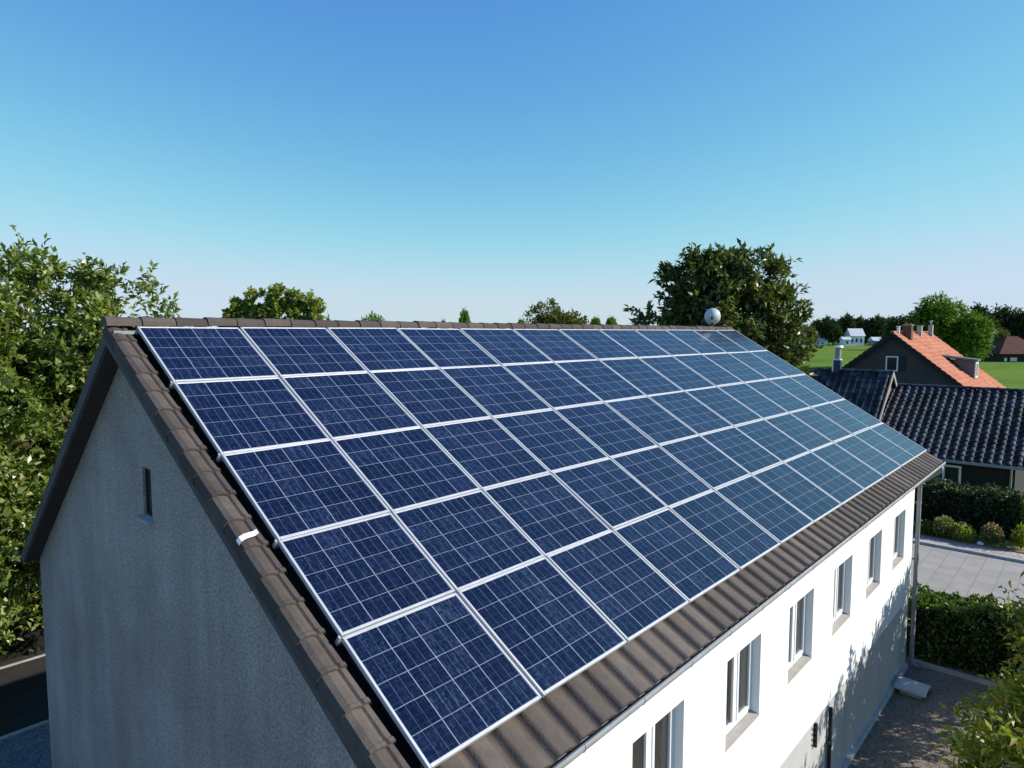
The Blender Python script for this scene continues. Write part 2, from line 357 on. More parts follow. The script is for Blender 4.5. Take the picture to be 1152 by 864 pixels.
def ridge_caps(mb, a, b, seg, r, drop=0.35, n=8):
    """half-round caps with lapped ends from a to b"""
    a = Vector(a); b = Vector(b); L = (b - a).length; d = (b - a) / L; side = Vector((-d.y, d.x, 0)).normalized()
    k = int(round(L / seg)); s = L / k
    for i in range(k):
        p0 = a + d * (i * s - 0.02); p1 = a + d * ((i + 1) * s + 0.025)
        r0, r1 = r * (1.10 + random.uniform(-.02, .02)), r * (0.96 + random.uniform(-.02, .02))
        lift = random.uniform(-.006, .006)
        rings = []
        for p, rr in ((p0, r0), (p1, r1)):
            rings.append([p + side * (math.cos(math.pi * q / n) * rr * 1.05) + Vector((0, 0, math.sin(math.pi * q / n) ** 0.8 * rr - drop * r + lift)) for q in range(n + 1)])
        for q in range(n):
            mb.poly([rings[0][q], rings[1][q], rings[1][q + 1], rings[0][q + 1]], [(i + .2, .2), (i + .8, .2), (i + .8, .8), (i + .2, .8)])
        mb.poly(rings[0], [(i + .5, .5)] * (n + 1)); mb.poly(rings[1][::-1], [(i + .5, .5)] * (n + 1))

# ------------------------------------------------------------------ foliage helpers
def unit(a): return a / np.maximum(np.linalg.norm(a, axis=-1, keepdims=True), 1e-9)
def rdir(n): return unit(rng.normal(size=(n, 3)))
def leaves_at(P, D, L, Wd, fold=0.25):
    """P base, D direction, L length, Wd width -> folded 4-corner leaves"""
    n = len(P); ref = unit(rng.normal(size=(n, 3)) * 0.7 + np.array([0, 0, 1.0]))
    S = unit(np.cross(D, ref)); N = np.cross(S, D)
    L = L[:, None]; Wd = Wd[:, None]
    V = np.empty((n, 4, 3))
    V[:, 0] = P
    V[:, 1] = P + D * L * 0.45 + S * Wd * 0.5 + N * Wd * fold
    V[:, 2] = P + D * L - N * L * 0.12
    V[:, 3] = P + D * L * 0.45 - S * Wd * 0.5 + N * Wd * fold
    return V.reshape(-1, 3), np.arange(n * 4).reshape(n, 4)
def crown_points(blobs, nclump, ntwig, nleaf, twig, spread, up=0.35, inner=0.5):
    """blobs (centre, radii) -> leaf base points and directions, gathered on twigs, twigs gathered in clumps"""
    C = np.array([b[0] for b in blobs], float); Rr = np.array([b[1] for b in blobs], float)
    w = (Rr[:, 0] * Rr[:, 2]); w /= w.sum()
    k = rng.choice(len(blobs), nclump, p=w)
    d = rdir(nclump); rad = inner + (1 - inner) * rng.random(nclump) ** 0.55
    cc = C[k] + d * Rr[k] * rad[:, None]
    out = unit(d / Rr[k]) 
    tb = np.repeat(cc, ntwig, 0) + rng.normal(size=(nclump * ntwig, 3)) * spread * 0.45
    td = unit(np.repeat(out, ntwig, 0) * 0.8 + rdir(nclump * ntwig) * 0.95 + np.array([0, 0, up]))
    n = nclump * ntwig
    tl = twig * (0.6 + 0.8 * rng.random(n))
    s = (np.arange(nleaf) + rng.random((n, nleaf)) * 0.6) / nleaf
    P = tb[:, None] + td[:, None] * (tl[:, None] * s)[..., None]
    side = rdir(n * nleaf).reshape(n, nleaf, 3)
    D = unit(td[:, None] * (0.25 + 0.7 * s[..., None] ** 2) + side * 0.85 + np.array([0, 0, 0.10]))
    return P.reshape(-1, 3), D.reshape(-1, 3), cc
def limb(mb, a, b, r0, r1, bend=0.12, n=7, k=5):
    a = np.array(a, float); b = np.array(b, float); L = np.linalg.norm(b - a); j = rng.normal(size=3) * bend * L
    pts = [a + (b - a) * q + j * math.sin(math.pi * q) * (1 if k > 2 else 0) + np.array([0, 0, 0.10 * L * math.sin(math.pi * q)]) for q in np.linspace(0, 1, k)]
    mb.tube(pts, list(np.linspace(r0, r1, k)), n, False)
def make_tree(name, label, cat, base, height_fork, blobs, leaf, size, nclump, ntwig, nleaf, twig, spread, r_trunk=0.25,
              nlimb=16, ar=0.5, up=0.35, inner=0.5, group=None, crown='crown', limb_r=0.35, fold=0.25):
    root = empty(name, label, cat, base, group)
    bl = [(np.array(c, float), r) for c, r in blobs]
    P, D, cc = crown_points(bl, nclump, ntwig, nleaf, twig, spread, up, inner)
    n = len(P); L = size * (0.65 + 0.7 * rng.random(n)); V, F = leaves_at(P, D, L, L * ar * (0.8 + 0.4 * rng.random(n)), fold)
    np_mesh(crown, V, F, M[leaf], root)
    mb = MB(); fork = np.array([0, 0, height_fork])
    limb(mb, (0, 0, -0.1), fork, r_trunk * 1.15, r_trunk * 0.8, 0.02, 9)
    for b in bl:
        mid = fork + (b[0] - fork) * 0.75
        limb(mb, fork - np.array([0, 0, 0.15]), mid, r_trunk * 0.6, r_trunk * 0.25, 0.06)
        for c in cc[rng.choice(len(cc), max(2, nlimb // len(bl)))]:
            if np.linalg.norm((c - b[0]) / np.array(b[1])) < 1.4: limb(mb, mid, c, r_trunk * limb_r * 0.6, 0.012, 0.08, 5)
    mb.build('trunk', M['bark'], root, True)
    return root

# ------------------------------------------------------------------ ground
def sheet(name, x0, x1, y0, y1, z, mat, kind='structure'):
    mb = MB(); mb.poly([(x0, y0, z), (x1, y0, z), (x1, y1, z), (x0, y1, z)]); return tag(mb.build(name, mat), kind=kind)
sheet('ground', -1500, 3000, -2000, 2500, 0.0, M['grass'])
sheet('yard', 0.0, 19.2, -26, -4.9, 0.012, M['yard'])
sheet('planting_bed', -40, 18.2, 8.9, 12.65, 0.012, M['soil'])
sheet('garden_soil', -60, 18.2, 12.66, 26, 0.012, M['soil'])
sheet('gravel_strip', -40, 18.2, 4.6, 8.85, 0.018, M['stones'])
sheet('bounce_ground', -45, -0.02, -26.0, 4.6, 0.015, M['stones'])  # grey ground added out of view to keep green bounce off the gable
sheet('road', 19.3, 28.62, -60, 60, 0.016, M['road'])
sheet('gravel_path', 28.84, 29.72, -60, 60, 0.09, M['gravel'])
sheet('grass_verge', 29.78, 33.5, -60, 60, 0.10, M['verge'])
mb = MB(); mb.box((28.62, -60, -0.05), (28.84, 60, 0.12)); tag(mb.build('kerb', M['concrete']), kind='structure')
mb = MB(); mb.box((29.72, -60, -0.05), (29.78, 60, 0.13)); tag(mb.build('path_edging', M['brick']), kind='structure')
mb = MB(); mb.box((-40, 12.62, -0.05), (18, 12.69, 0.045)); tag(mb.build('garden_kerb', M['concrete']), kind='structure')
mb = MB(); mb.box((-40, 8.86, -0.05), (18, 8.94, 0.05)); tag(mb.build('gravel_kerb', M['concrete']), kind='structure')
mb = MB(); mb.box((16.95, -12, -0.05), (17.08, -5.02, 0.10)); tag(mb.build('yard_kerb', M['concrete']), kind='structure')

# ------------------------------------------------------------------ the house with the solar roof
ANG = R(30.7); ca, sa = math.cos(ANG), math.sin(ANG)
house = empty('house', 'long house with grey gable, white window wall and brown tiled roof full of solar panels', 'house', (0, 0, 0))
XW0, XW1, YF, YB = -0.03, 16.62, -5.0, 4.95        # walls
XR0, XR1 = -0.27, 16.88                            # roof ends
YA, ZA = 0.18, GZ - 0.01                           # ridge line
def zr(y): return GZ - 0.116 + 0.5938 * y          # tile plane of the panel side
LS = math.tan(R(38.2))
def zl(y): return ZA - LS * (y - YA)               # tile plane of the other side
# window openings of the long wall
WIN = [(x, x + 1.15) for x in (0.72, 3.0, 5.35, 7.66, 9.95, 12.22, 14.50)]
WZ0, WZ1, REV = GZ - 5.68, GZ - 4.43, 0.20
ZT = zr(YF) - 0.10
mb = MB()
xs = sorted([XW0, XW1] + [c for w in WIN for c in w]); zs = [1.94, WZ0, WZ1, ZT]
for i in range(len(xs) - 1):
    for j in range(3):
        if j == 1 and any(abs(xs[i] - w[0]) < 1e-6 for w in WIN): continue
        mb.poly([(xs[i], YF, zs[j]), (xs[i + 1], YF, zs[j]), (xs[i + 1], YF, zs[j + 1]), (xs[i], YF, zs[j + 1])])
for a, b in WIN:
    y1 = YF + REV
    mb.poly([(a, YF, WZ0), (a, y1, WZ0), (a, y1, WZ1), (a, YF, WZ1)][::-1])
    mb.poly([(b, YF, WZ0), (b, y1, WZ0), (b, y1, WZ1), (b, YF, WZ1)])
    mb.poly([(a, YF, WZ1), (b, YF, WZ1), (b, y1, WZ1), (a, y1, WZ1)])
    mb.poly([(a, YF, WZ0), (b, YF, WZ0), (b, y1, WZ0), (a, y1, WZ0)][::-1])
mb.poly([(XW0, YF, 1.94), (XW1, YF, 1.94), (XW1, YF + 0.05, 1.94), (XW0, YF + 0.05, 1.94)][::-1])
mb.poly([(XW1, YF, 1.94), (XW1, YF + 0.1, 1.94), (XW1, YF + 0.1, ZT), (XW1, YF, ZT)])
mb.build('front_wall', M['white'], house)
mb = MB(); mb.box((XW0 + 0.01, YF + 0.03, -0.1), (XW1 - 0.005, YF + 0.06, 1.939))
mb.box((XW0 + 0.01, YF - 0.04, -0.1), (XW1 - 0.02, YF + 0.029, 0.14))
mb.build('plinth', M['plinth'], house)
# gable walls: the near one has a slit window
SY0, SY1, SZ0, SZ1 = -0.36, -0.09, GZ - 2.25, GZ - 1.66
def gtop(y): return min(zr(y), zl(y)) - 0.16
mb = MB()
ys = sorted([YF + 0.001, SY0, SY1, YA, YB])
for i in range(len(ys) - 1):
    a, b = ys[i], ys[i + 1]
    def q(z0a, z0b, z1a, z1b): mb.poly([(XW0, b, z0b), (XW0, a, z0a), (XW0, a, z1a), (XW0, b, z1b)])
    if abs(a - SY0) < 1e-6: q(-0.1, -0.1, SZ0, SZ0); q(SZ1, SZ1, gtop(a), gtop(b))
    else: q(-0.1, -0.1, gtop(a), gtop(b))
D_ = 0.16
for p in ([(SY0, SZ0), (SY0, SZ1)], [(SY0, SZ1), (SY1, SZ1)], [(SY1, SZ1), (SY1, SZ0)], [(SY1, SZ0), (SY0, SZ0)]):
    mb.poly([(XW0, *p[0]), (XW0, *p[1]), (XW0 + D_, *p[1]), (XW0 + D_, *p[0])])
mb.build('gable_wall', M['plaster'], house)
mb = MB(); mb.poly([(XW1, y, z) for y, z in ((YF + .1, 0), (YB, 0), (YB, gtop(YB)), (YA, gtop(YA)), (YF + .1, gtop(YF + .1)))]); mb.build('far_gable_wall', M['plaster'], house)
mb = MB(); mb.poly([(XW0, YB, 0), (XW1, YB, 0), (XW1, YB, gtop(YB)), (XW0, YB, gtop(YB))][::-1]); mb.build('back_wall', M['plaster'], house)
# slit window
mb = MB(); x = XW0 + 0.03
for a, b in (((SY0, SZ0), (SY0 + .035, SZ1)), ((SY1 - .035, SZ0), (SY1, SZ1)), ((SY0 + .035, SZ1 - .035), (SY1 - .035, SZ1)), ((SY0 + .035, SZ0), (SY1 - .035, SZ0 + .035))):
    mb.box((x, *a), (x + 0.045, *b))
sw = mb.build('slit_window', M['iron'], house)
mb = MB(); mb.box((x + .015, SY0 + .035, SZ0 + .035), (x + .03, SY1 - .035, SZ1 - .035)); mb.build('pane', M['glass'], sw)
mb = MB(); mb.prism([(XW0 - 0.07, SY0 - .05, SZ0 - .045), (XW0 + .028, SY0 - .05, SZ0 - .045), (XW0 + .028, SY0 - .05, SZ0 + .008), (XW0 - 0.07, SY0 - .05, SZ0 - .012)], (0, SY1 - SY0 + 0.10, 0)); mb.build('sill', M['concrete'], sw)
# long-wall windows
def make_window(a, b):
    mb = MB(); y0, y1 = YF + REV - 0.075, YF + REV - 0.005; fw = 0.065; z0, z1 = WZ0 + 0.035, WZ1 - 0.004; a += .003; b -= .003
    mid = (a + b) / 2
    mb.box((a, y0, z0), (a + fw, y1, z1)); mb.box((b - fw, y0, z0), (b, y1, z1))
    mb.box((a + fw, y0, z1 - fw), (b - fw, y1, z1)); mb.box((a + fw, y0, z0), (b - fw, y1, z0 + fw))
    mb.box((mid - .05, y0, z0 + fw), (mid + .05, y1, z1 - fw))
    wr = mb.build('window', M['upvc'], house)
    for p, q_ in ((a + fw, mid - .05), (mid + .05, b - fw)):
        s = MB(); e = .045; yy = y0 - .012
        s.box((p, yy, z0 + fw), (p + e, y1 - .02, z1 - fw)); s.box((q_ - e, yy, z0 + fw), (q_, y1 - .02, z1 - fw))
        s.box((p + e, yy, z1 - fw - e), (q_ - e, y1 - .02, z1 - fw)); s.box((p + e, yy, z0 + fw), (q_ - e, y1 - .02, z0 + fw + e))
        s.build('sash', M['upvc'], wr)
        g = MB(); g.box((p + e, y0 + .02, z0 + fw + e), (q_ - e, y0 + .03, z1 - fw - e)); g.build('pane', M['glass'], wr)
    s = MB(); s.prism([(a, YF - 0.010, WZ0 + .003), (a, YF + REV - .08, WZ0 + .003), (a, YF + REV - .08, WZ0 + .034), (a, YF - .010, WZ0 + .014)][::-1], (b - a, 0, 0))
    s.build('sill', M['sill'], wr)
for a, b in WIN: make_window(a, b)
# roof: tiled slopes as one part with sub-parts
ED = (0, -ca, -sa)
SE = (5.50 + YA) / ca                              # slope length to the eave
o0 = (XR0 + 0.15, YA, zr(YA))
roof = tile_roof('roof', M['tile'], house, (0.02, YA - 0.02, zr(YA - 0.02)), (1, 0, 0), ED, XR1 - 0.14, SE, 0.30, SE / 13, 0.042, 0.026, 16, rolled=True)
LD = Vector((0, math.cos(R(38.2)), -math.sin(R(38.2))))
SL = (5.12 - YA) / math.cos(R(38.2))
tile_roof('back_slope', M['tile'], roof, (XR0 + 0.02, YA, zl(YA)), (1, 0, 0), LD, XR1 - XR0 - 0.02, SL, 0.30, 0.345, 0.030, 0.030, 6)
# deck under the tiles (dark) and eave underside
nr = Vector((0, -sa, ca)); nl = Vector((0, math.sin(R(38.2)), math.cos(R(38.2))))
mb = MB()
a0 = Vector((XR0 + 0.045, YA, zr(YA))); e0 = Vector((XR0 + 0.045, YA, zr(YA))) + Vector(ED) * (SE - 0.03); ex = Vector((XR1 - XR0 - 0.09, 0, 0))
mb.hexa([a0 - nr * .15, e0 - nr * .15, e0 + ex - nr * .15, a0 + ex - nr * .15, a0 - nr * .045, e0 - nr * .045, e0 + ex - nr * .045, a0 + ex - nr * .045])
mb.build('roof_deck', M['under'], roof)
mb = MB()
a1 = Vector((XR0 + 0.045, YA, zl(YA))); e1 = a1 + LD * (SL - 0.02)
mb.hexa([a1 - nl * .15, e1 - nl * .15, e1 + ex - nl * .15, a1 + ex - nl * .15, a1 - nl * .04, e1 - nl * .04, e1 + ex - nl * .04, a1 + ex - nl * .04])
mb.build('soffit', M['soffit'], roof)
# verge boards along the gable
def vboard(top, d, n, L, x0, x1, h0, h1):
    mb = MB(); a = Vector(top); b = a + d * L
    pts = [a - n * h0, b - n * h0, b - n * h1, a - n * h1]
    mb.hexa([(x0, *p[1:]) for p in pts] + [(x1, *p[1:]) for p in pts]); return mb
for x0, x1 in ((XR0 + .005, XR0 + .04), (XR1 - .04, XR1 - .005)):
    vboard((0, YA + 0.03, zr(YA + 0.03)), Vector(ED), nr, SE, x0, x1, 0.02, 0.19).build('verge_board', M['board'], roof)
    vboard((0, YA - 0.03, zl(YA - .03)), LD, nl, SL, x0 - .002, x1 + .002, 0.0, 0.15).build('verge_board', M['board'], roof)
# verge tiles: one rounded, lapped cap per course with a flap down the gable
def verge_tiles(xa, sgn):
    mb = MB(); nc = int(SE / 0.345) + 1; n = 7
    prof = [(0.0, -0.13), (-0.012, -0.03), (0.006, 0.018), (0.04, 0.036), (0.078, 0.030), (0.108, 0.008), (0.122, 0.024), (0.155, 0.016), (0.175, -0.035)]
    for c in range(nc):
        d0, d1 = c * 0.345 - 0.02, min((c + 1) * 0.345, SE + 0.01)
        jx, jh = random.uniform(-.006, .006), random.uniform(-.004, .004)
        ring = []
        for d, h, wv in ((d0, 0.002, 0.97), (d1 - .05, 0.016, 1.0), (d1 - 0.036, 0.022, 1.03), (d1 - 0.004, 0.023, 1.035), (d1, 0.004, 1.0)):
            b0 = Vector((0, YA - 0.02, zr(YA - 0.02))) + Vector(ED) * d
            ring.append([Vector((xa + sgn * (px * wv * 1.42 + jx), 0, 0)) + b0 + nr * (pz * wv + h + jh) for px, pz in prof])
        for r in range(len(ring) - 1):
            for q in range(len(prof) - 1):
                f = [ring[r][q], ring[r][q + 1], ring[r + 1][q + 1], ring[r + 1][q]]
                mb.poly(f if sgn > 0 else f[::-1], [(c + .3, .3 + sgn), (c + .7, .3 + sgn), (c + .7, .7 + sgn), (c + .3, .7 + sgn)])
    return mb.build('verge_tiles', M['vtile'], roof, True, uv=True)
verge_tiles(XR0, 1); verge_tiles(XR1, -1)
mb = MB(); ridge_caps(mb, (XR0 + .01, YA + .01, ZA + 0.055), (XR1 - .01, YA + .01, ZA + 0.04), 0.385, 0.102)
mb.build('ridge_tiles', M['ridge'], roof, False, uv=True)
mb = MB(); mb.box((XR0 + .03, YA - .20, ZA - .085), (0.06, YA - .12, ZA - .045)); mb.build('ridge_flashing', M['zinc'], roof)
# white scrap of flashing wrapped over one verge tile
mb = MB(); d = 3.70
pr_ = [(-0.014, 0.035), (0.008, 0.062), (0.05, 0.072), (0.10, 0.066), (0.15, 0.056), (0.185, 0.066)]
for k in range(len(pr_) - 1):
    f = []
    for (px, pz), dd in ((pr_[k], d - .01 * k), (pr_[k + 1], d - .01 * (k + 1)), (pr_[k + 1], d + .065 - .012 * (k + 1)), (pr_[k], d + .065 - .012 * k)):
        f.append(Vector((XR0 + px, YA, zr(YA))) + Vector(ED) * dd + nr * pz)
    mb.poly(f)
tag(mb.build('flashing_patch', M['flash'], roof, True), 'small white flashing wrapped over the verge tiles')
# gutter: half-round trough under the tile ends
GY, GZZ, GR = -5.53, 5.495, 0.058
mb = MB(); n = 14; X0, X1 = XR0 + 0.03, XR1 + 0.10
AS, AE = math.pi * 0.80, math.pi * 2.0
for k in range(n):
    a0_, a1_ = AS + (AE - AS) * k / n, AS + (AE - AS) * (k + 1) / n
    for r, fl in ((GR, False), (GR - .006, True)):
        f = [(X0, GY + r * math.cos(a0_), GZZ + r * math.sin(a0_)), (X1, GY + r * math.cos(a0_), GZZ + r * math.sin(a0_)),
             (X1, GY + r * math.cos(a1_), GZZ + r * math.sin(a1_)), (X0, GY + r * math.cos(a1_), GZZ + r * math.sin(a1_))]
        mb.poly(f[::-1] if fl else f)
for x in (X0, X1):
    mb.poly([(x, GY + GR * math.cos(AS + (AE - AS) * k / n), GZZ + GR * math.sin(AS + (AE - AS) * k / n)) for k in range(n + 1)])
mb.tube([(X0, GY + GR * math.cos(AS), GZZ + GR * math.sin(AS)), (X1, GY + GR * math.cos(AS), GZZ + GR * math.sin(AS))], 0.007, 8)
gut = mb.build('gutter', M['zinc'], house, True)
for x in np.arange(0.4, 16.8, 0.92):
    b = MB(); b.tube([(x, GY + (GR + .002) * math.cos(t), GZZ + (GR + .002) * math.sin(t)) for t in np.linspace(AS, AE, 9)], 0.004, 5)
    b.build('gutter_bracket', M['zinc'], gut)
mb = MB(); mb.box((XW0, YF - 0.40, zr(YF - .40) - .24), (XW1 + .2, YF - 0.375, zr(YF - .40) - .15)); mb.build('eave_board', M['soffit'], roof)
zs_ = zr(YF - .40) - .22
mb = MB(); mb.poly([(XW0, YF, zs_), (XW1, YF, zs_), (XW1, YF - .37, zs_), (XW0, YF - .37, zs_)]); mb.build('eave_soffit', M['soffit'], roof)
# downpipe with swan-neck
PX = 16.74
mb = MB(); mb.tube([(PX, GY, GZZ - .06), (PX, GY, GZZ - .16), (PX, GY + .05, GZZ - .23), (PX, YF - .16, GZZ - .48), (PX, YF - .09, GZZ - .56), (PX, YF - .085, GZZ - .68), (PX, YF - .085, 0.25), (PX, YF - .12, 0.12), (PX, YF - .26, 0.06)], 0.052, 12)
dp = mb.build('downpipe', M['zinc'], house, True)
for z in (1.1, 2.9, 4.4):
    b = MB(); b.tube([(PX, YF - .085, z), (PX, YF - .085, z + .05)], 0.06, 12); b.box((PX - .012, YF - .03, z), (PX + .012, YF + .1, z + .04)); b.build('pipe_clip', M['zinc'], dp)
# on the plinth: cast shadow shaped as a dark rod; iron wall anchor
mb = MB(); mb.tube([(9.98, YF - .02, 0.02), (9.98, YF - .02, 1.82)], 0.035, 8); mb.tube([(9.98, YF - .02, 1.15), (9.86, YF - .03, 1.18)], 0.03, 6); mb.build('shadow_rod', M['iron'], house)
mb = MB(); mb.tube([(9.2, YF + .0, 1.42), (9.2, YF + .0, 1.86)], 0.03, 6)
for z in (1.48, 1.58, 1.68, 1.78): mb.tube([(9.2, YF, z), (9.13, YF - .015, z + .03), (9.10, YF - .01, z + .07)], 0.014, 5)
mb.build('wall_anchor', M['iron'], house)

# ------------------------------------------------------------------ solar panels
cw = np.array([0.893, 0.935, 0.918, 0.987, 1.001, 1.021, 1.052, 1.063, 1.068, 1.069, 1.028, 0.964]) * 1.4
rh = np.array([0.851, 0.918, 0.887, 0.798, 0.867]) * 1.4
cx = np.concatenate([[0], np.cumsum(cw)]); ry = np.concatenate([[0], np.cumsum(rh)])
PW, PH, FW, FT = 1.40, 1.21, 0.026, 0.042
def make_panel():
    root = empty('solar_panel', 'solar panel', 'solar panel')
    mb = MB(); g = 0.014; x0, x1, y0, y1 = g, PW - g, -PH + 0.004, -0.004
    mb.box((x0, y0, -FT), (x0 + FW, y1, 0)); mb.box((x1 - FW, y0, -FT), (x1, y1, 0))
    mb.box((x0 + FW, y1 - FW, -FT), (x1 - FW, y1, 0)); mb.box((x0 + FW, y0, -FT), (x1 - FW, y0 + FW, 0))
    fr = mb.build('frame', M['frame'], root)
    bv = fr.modifiers.new('bevel', 'BEVEL'); bv.width = 0.003; bv.segments = 1
    mb = MB(); mb.poly([(x0 + FW, y0 + FW, -.005), (x1 - FW, y0 + FW, -.005), (x1 - FW, y1 - FW, -.005), (x0 + FW, y1 - FW, -.005)], [(0, 0), (1, 0), (1, 1), (0, 1)])
    mb.poly([(x0 + FW, y0 + FW, -.03), (x0 + FW, y1 - FW, -.03), (x1 - FW, y1 - FW, -.03), (x1 - FW, y0 + FW, -.03)])
    mb.build('cell_glass', M['cells'], root, uv=True)
    return root
ROWN = ['top row under the ridge', 'second row below the ridge', 'middle row', 'second row above the eave', 'bottom row above the eave']
COLN = ['first', 'second', 'third', 'fourth', 'fifth', 'sixth', 'sixth', 'fifth', 'fourth', 'third', 'second', 'last']
proto = make_panel()
for r in range(5):
    for c in range(12):
        o = proto if (r, c) == (0, 0) else copy_tree(proto)
        o.rotation_euler = (ANG + random.gauss(0, R(0.16)), random.gauss(0, R(0.16)), 0)
        o.location = (cx[c], -ry[r] * ca, GZ - ry[r] * sa + random.gauss(0, .002))
        o.scale = (cw[c] / PW, rh[r] / PH, 1)
        if c < 6: l = f'solar panel in the {ROWN[r]}, {COLN[c]} from the grey gable'
        elif c < 11: l = f'solar panel in the {ROWN[r]}, {COLN[c]} from the far roof end'
        else: l = f'solar panel in the {ROWN[r]}, at the far roof end'
        tag(o, l, 'solar panel', 'solar panels on the tiled roof')
# rails across the rows; their ends stick out beside the first column
RN = ['between the top two panel rows', 'below the second panel row', 'below the middle panel row', 'above the bottom panel row']
for k, s in enumerate(ry[1:5]):
    mb = MB(); mb.box((-0.02, -.018, -.08), (cx[-1] + .02, .018, -.046))
    o = mb.build('mounting_rail', M['rail']); o.location = (0, -s * ca, GZ - s * sa); o.rotation_euler = (ANG, 0, 0)
    tag(o, f'mounting rail end poking out by the verge, {RN[k]}', 'rail', 'rails under the solar panels')
    mb = MB(); mb.box((-0.016, -.014, -.046), (-0.002, .014, .0)); mb.build('end_clamp', M['frame'], o)

# ------------------------------------------------------------------ satellite dish on the ridge
dish = empty('satellite_dish', 'round satellite dish on a short mast at the far end of the ridge', 'satellite dish', (15.62, YA, GZ + 0.06))
mb = MB(); fdir = Vector((0.94, 0.34, 0.06)).normalized(); u = fdir.cross(Vector((0, 0, 1))).normalized(); v = u.cross(fdir)
cc_ = Vector((0, 0, 0.33)); rings = []
for i in range(9):
    rr = 0.25 * i / 8; z = 0.16 * (i / 8) ** 2 - 0.10
    rings.append([cc_ + fdir * z + (u * math.cos(a) * 0.92 + v * math.sin(a)) * rr for a in np.linspace(0, 2 * math.pi, 33)[:-1]])
for off in (0, -0.012):
    for i in range(8):
        for k in range(32):
            k2 = (k + 1) % 32; f = [p + fdir * off for p in (rings[i][k], rings[i][k2], rings[i + 1][k2], rings[i + 1][k])]
            mb.poly(f)
mb.build('reflector', M['dish'], dish, True)
mb = MB(); mb.tube([(0, 0, -.1), (0, 0, .18), cc_ - fdir * .16], 0.024, 8); mb.box((-.05, -.06, -.02), (.05, .06, .05)); mb.build('mast', M['iron'], dish)
mb = MB(); mb.tube([cc_ - v * .28 - fdir * .06, cc_ - v * .18 + fdir * .30], 0.012, 6); arm = mb.build('feed_arm', M['zinc'], dish)
mb = MB(); mb.tube([cc_ - v * .18 + fdir * .30, cc_ - v * .12 + fdir * .22], 0.03, 8); mb.build('feed_horn', M['dish'], arm)

# ------------------------------------------------------------------ yard things
step = empty('concrete_slab', 'pale bowed slab propped up beside the wall foot near the downpipe', 'slab', (15.35, -5.36, 0.012))
mb = MB(); n = 8
top = [(-.36 + .72 * i / n, 0, 0.17 + 0.05 * math.sin(math.pi * i / n) - (0.0 if i < 7 else 0.02 * (i - 6))) for i in range(n + 1)]
for i in range(n):
    a, b = top[i], top[i + 1]
    mb.hexa([(a[0], -.36, a[2] - .05), (b[0], -.36, b[2] - .05), (b[0], .30, b[2] - .03), (a[0], .30, a[2] - .03), (a[0], -.36, a[2]), (b[0], -.36, b[2]), (b[0], .30, b[2] + .02), (a[0], .30, a[2] + .02)])
mb.build('slab', M['pale'], step)
for x in (-.25, .2):
    mb = MB(); mb.box((x, -.25, 0), (x + .12, .2, .132)); mb.build('support_block', M['concrete'], step)

# ------------------------------------------------------------------ hedges
def hedge(name, label, x0, x1, y0, y1, h, n, size, leaf, group=None):
    root = empty(name, label, 'hedge', ((x0 + x1) / 2, (y0 + y1) / 2, 0), group)
    hx, hy = (x1 - x0) / 2, (y1 - y0) / 2
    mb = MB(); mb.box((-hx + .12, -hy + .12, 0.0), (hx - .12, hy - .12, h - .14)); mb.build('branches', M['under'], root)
    A = np.array([2 * hy * h, 2 * hy * h, 2 * hx * h, 2 * hx * h, 4 * hx * hy * 1.4]); k = rng.choice(5, n, p=A / A.sum())
    a, b = rng.random(n) * 2 - 1, rng.random(n) * 2 - 1
    P = np.empty((n, 3)); N = np.zeros((n, 3)); zz = (b + 1) / 2 * h
    for f, sx in ((0, -1), (1, 1)):
        m = k == f; P[m] = np.stack([np.full(m.sum(), sx * hx), a[m] * hy, zz[m]], 1); N[m] = (sx, 0, 0)
    for f, sy in ((2, -1), (3, 1)):
        m = k == f; P[m] = np.stack([a[m] * hx, np.full(m.sum(), sy * hy), zz[m]], 1); N[m] = (0, sy, 0)
    m = k == 4; P[m] = np.stack([a[m] * hx, b[m] * hy, np.full(m.sum(), h)], 1); N[m] = (0, 0, 1)
    lump = 0.09 * np.sin(P[:, 1] * 3.1 + P[:, 2] * 2.3) + 0.06 * np.sin(P[:, 0] * 5 + P[:, 1] * 7.7) + 0.05 * np.sin(P[:, 1] * 17 + P[:, 2] * 11)
    P += N * (lump - 0.16 * rng.random(n) ** 1.5 + 0.05)[:, None]
    sprig = (rng.random(n) < 0.06) & (k == 4); P[sprig, 2] += 0.14 * rng.random(sprig.sum())
    D = unit(N * 0.7 + rdir(n) * 0.9 + np.array([0, 0, .35])); L = size * (0.6 + 0.8 * rng.random(n))
    V, F = leaves_at(P, D, L, L * 0.6); np_mesh('foliage', V, F, M[leaf], root); return root
hedge('clipped_hedge', 'clipped green hedge between the yard and the near edge of the road', 17.45, 18.75, -11, -4.75, 1.5, 24000, 0.095, 'leafD')
hedge('clipped_hedge', 'tall dark hedge on the far side of the road before the black tiled house', 31.5, 33.0, -6.0, 1.5, 1.85, 22000, 0.12, 'leafY')

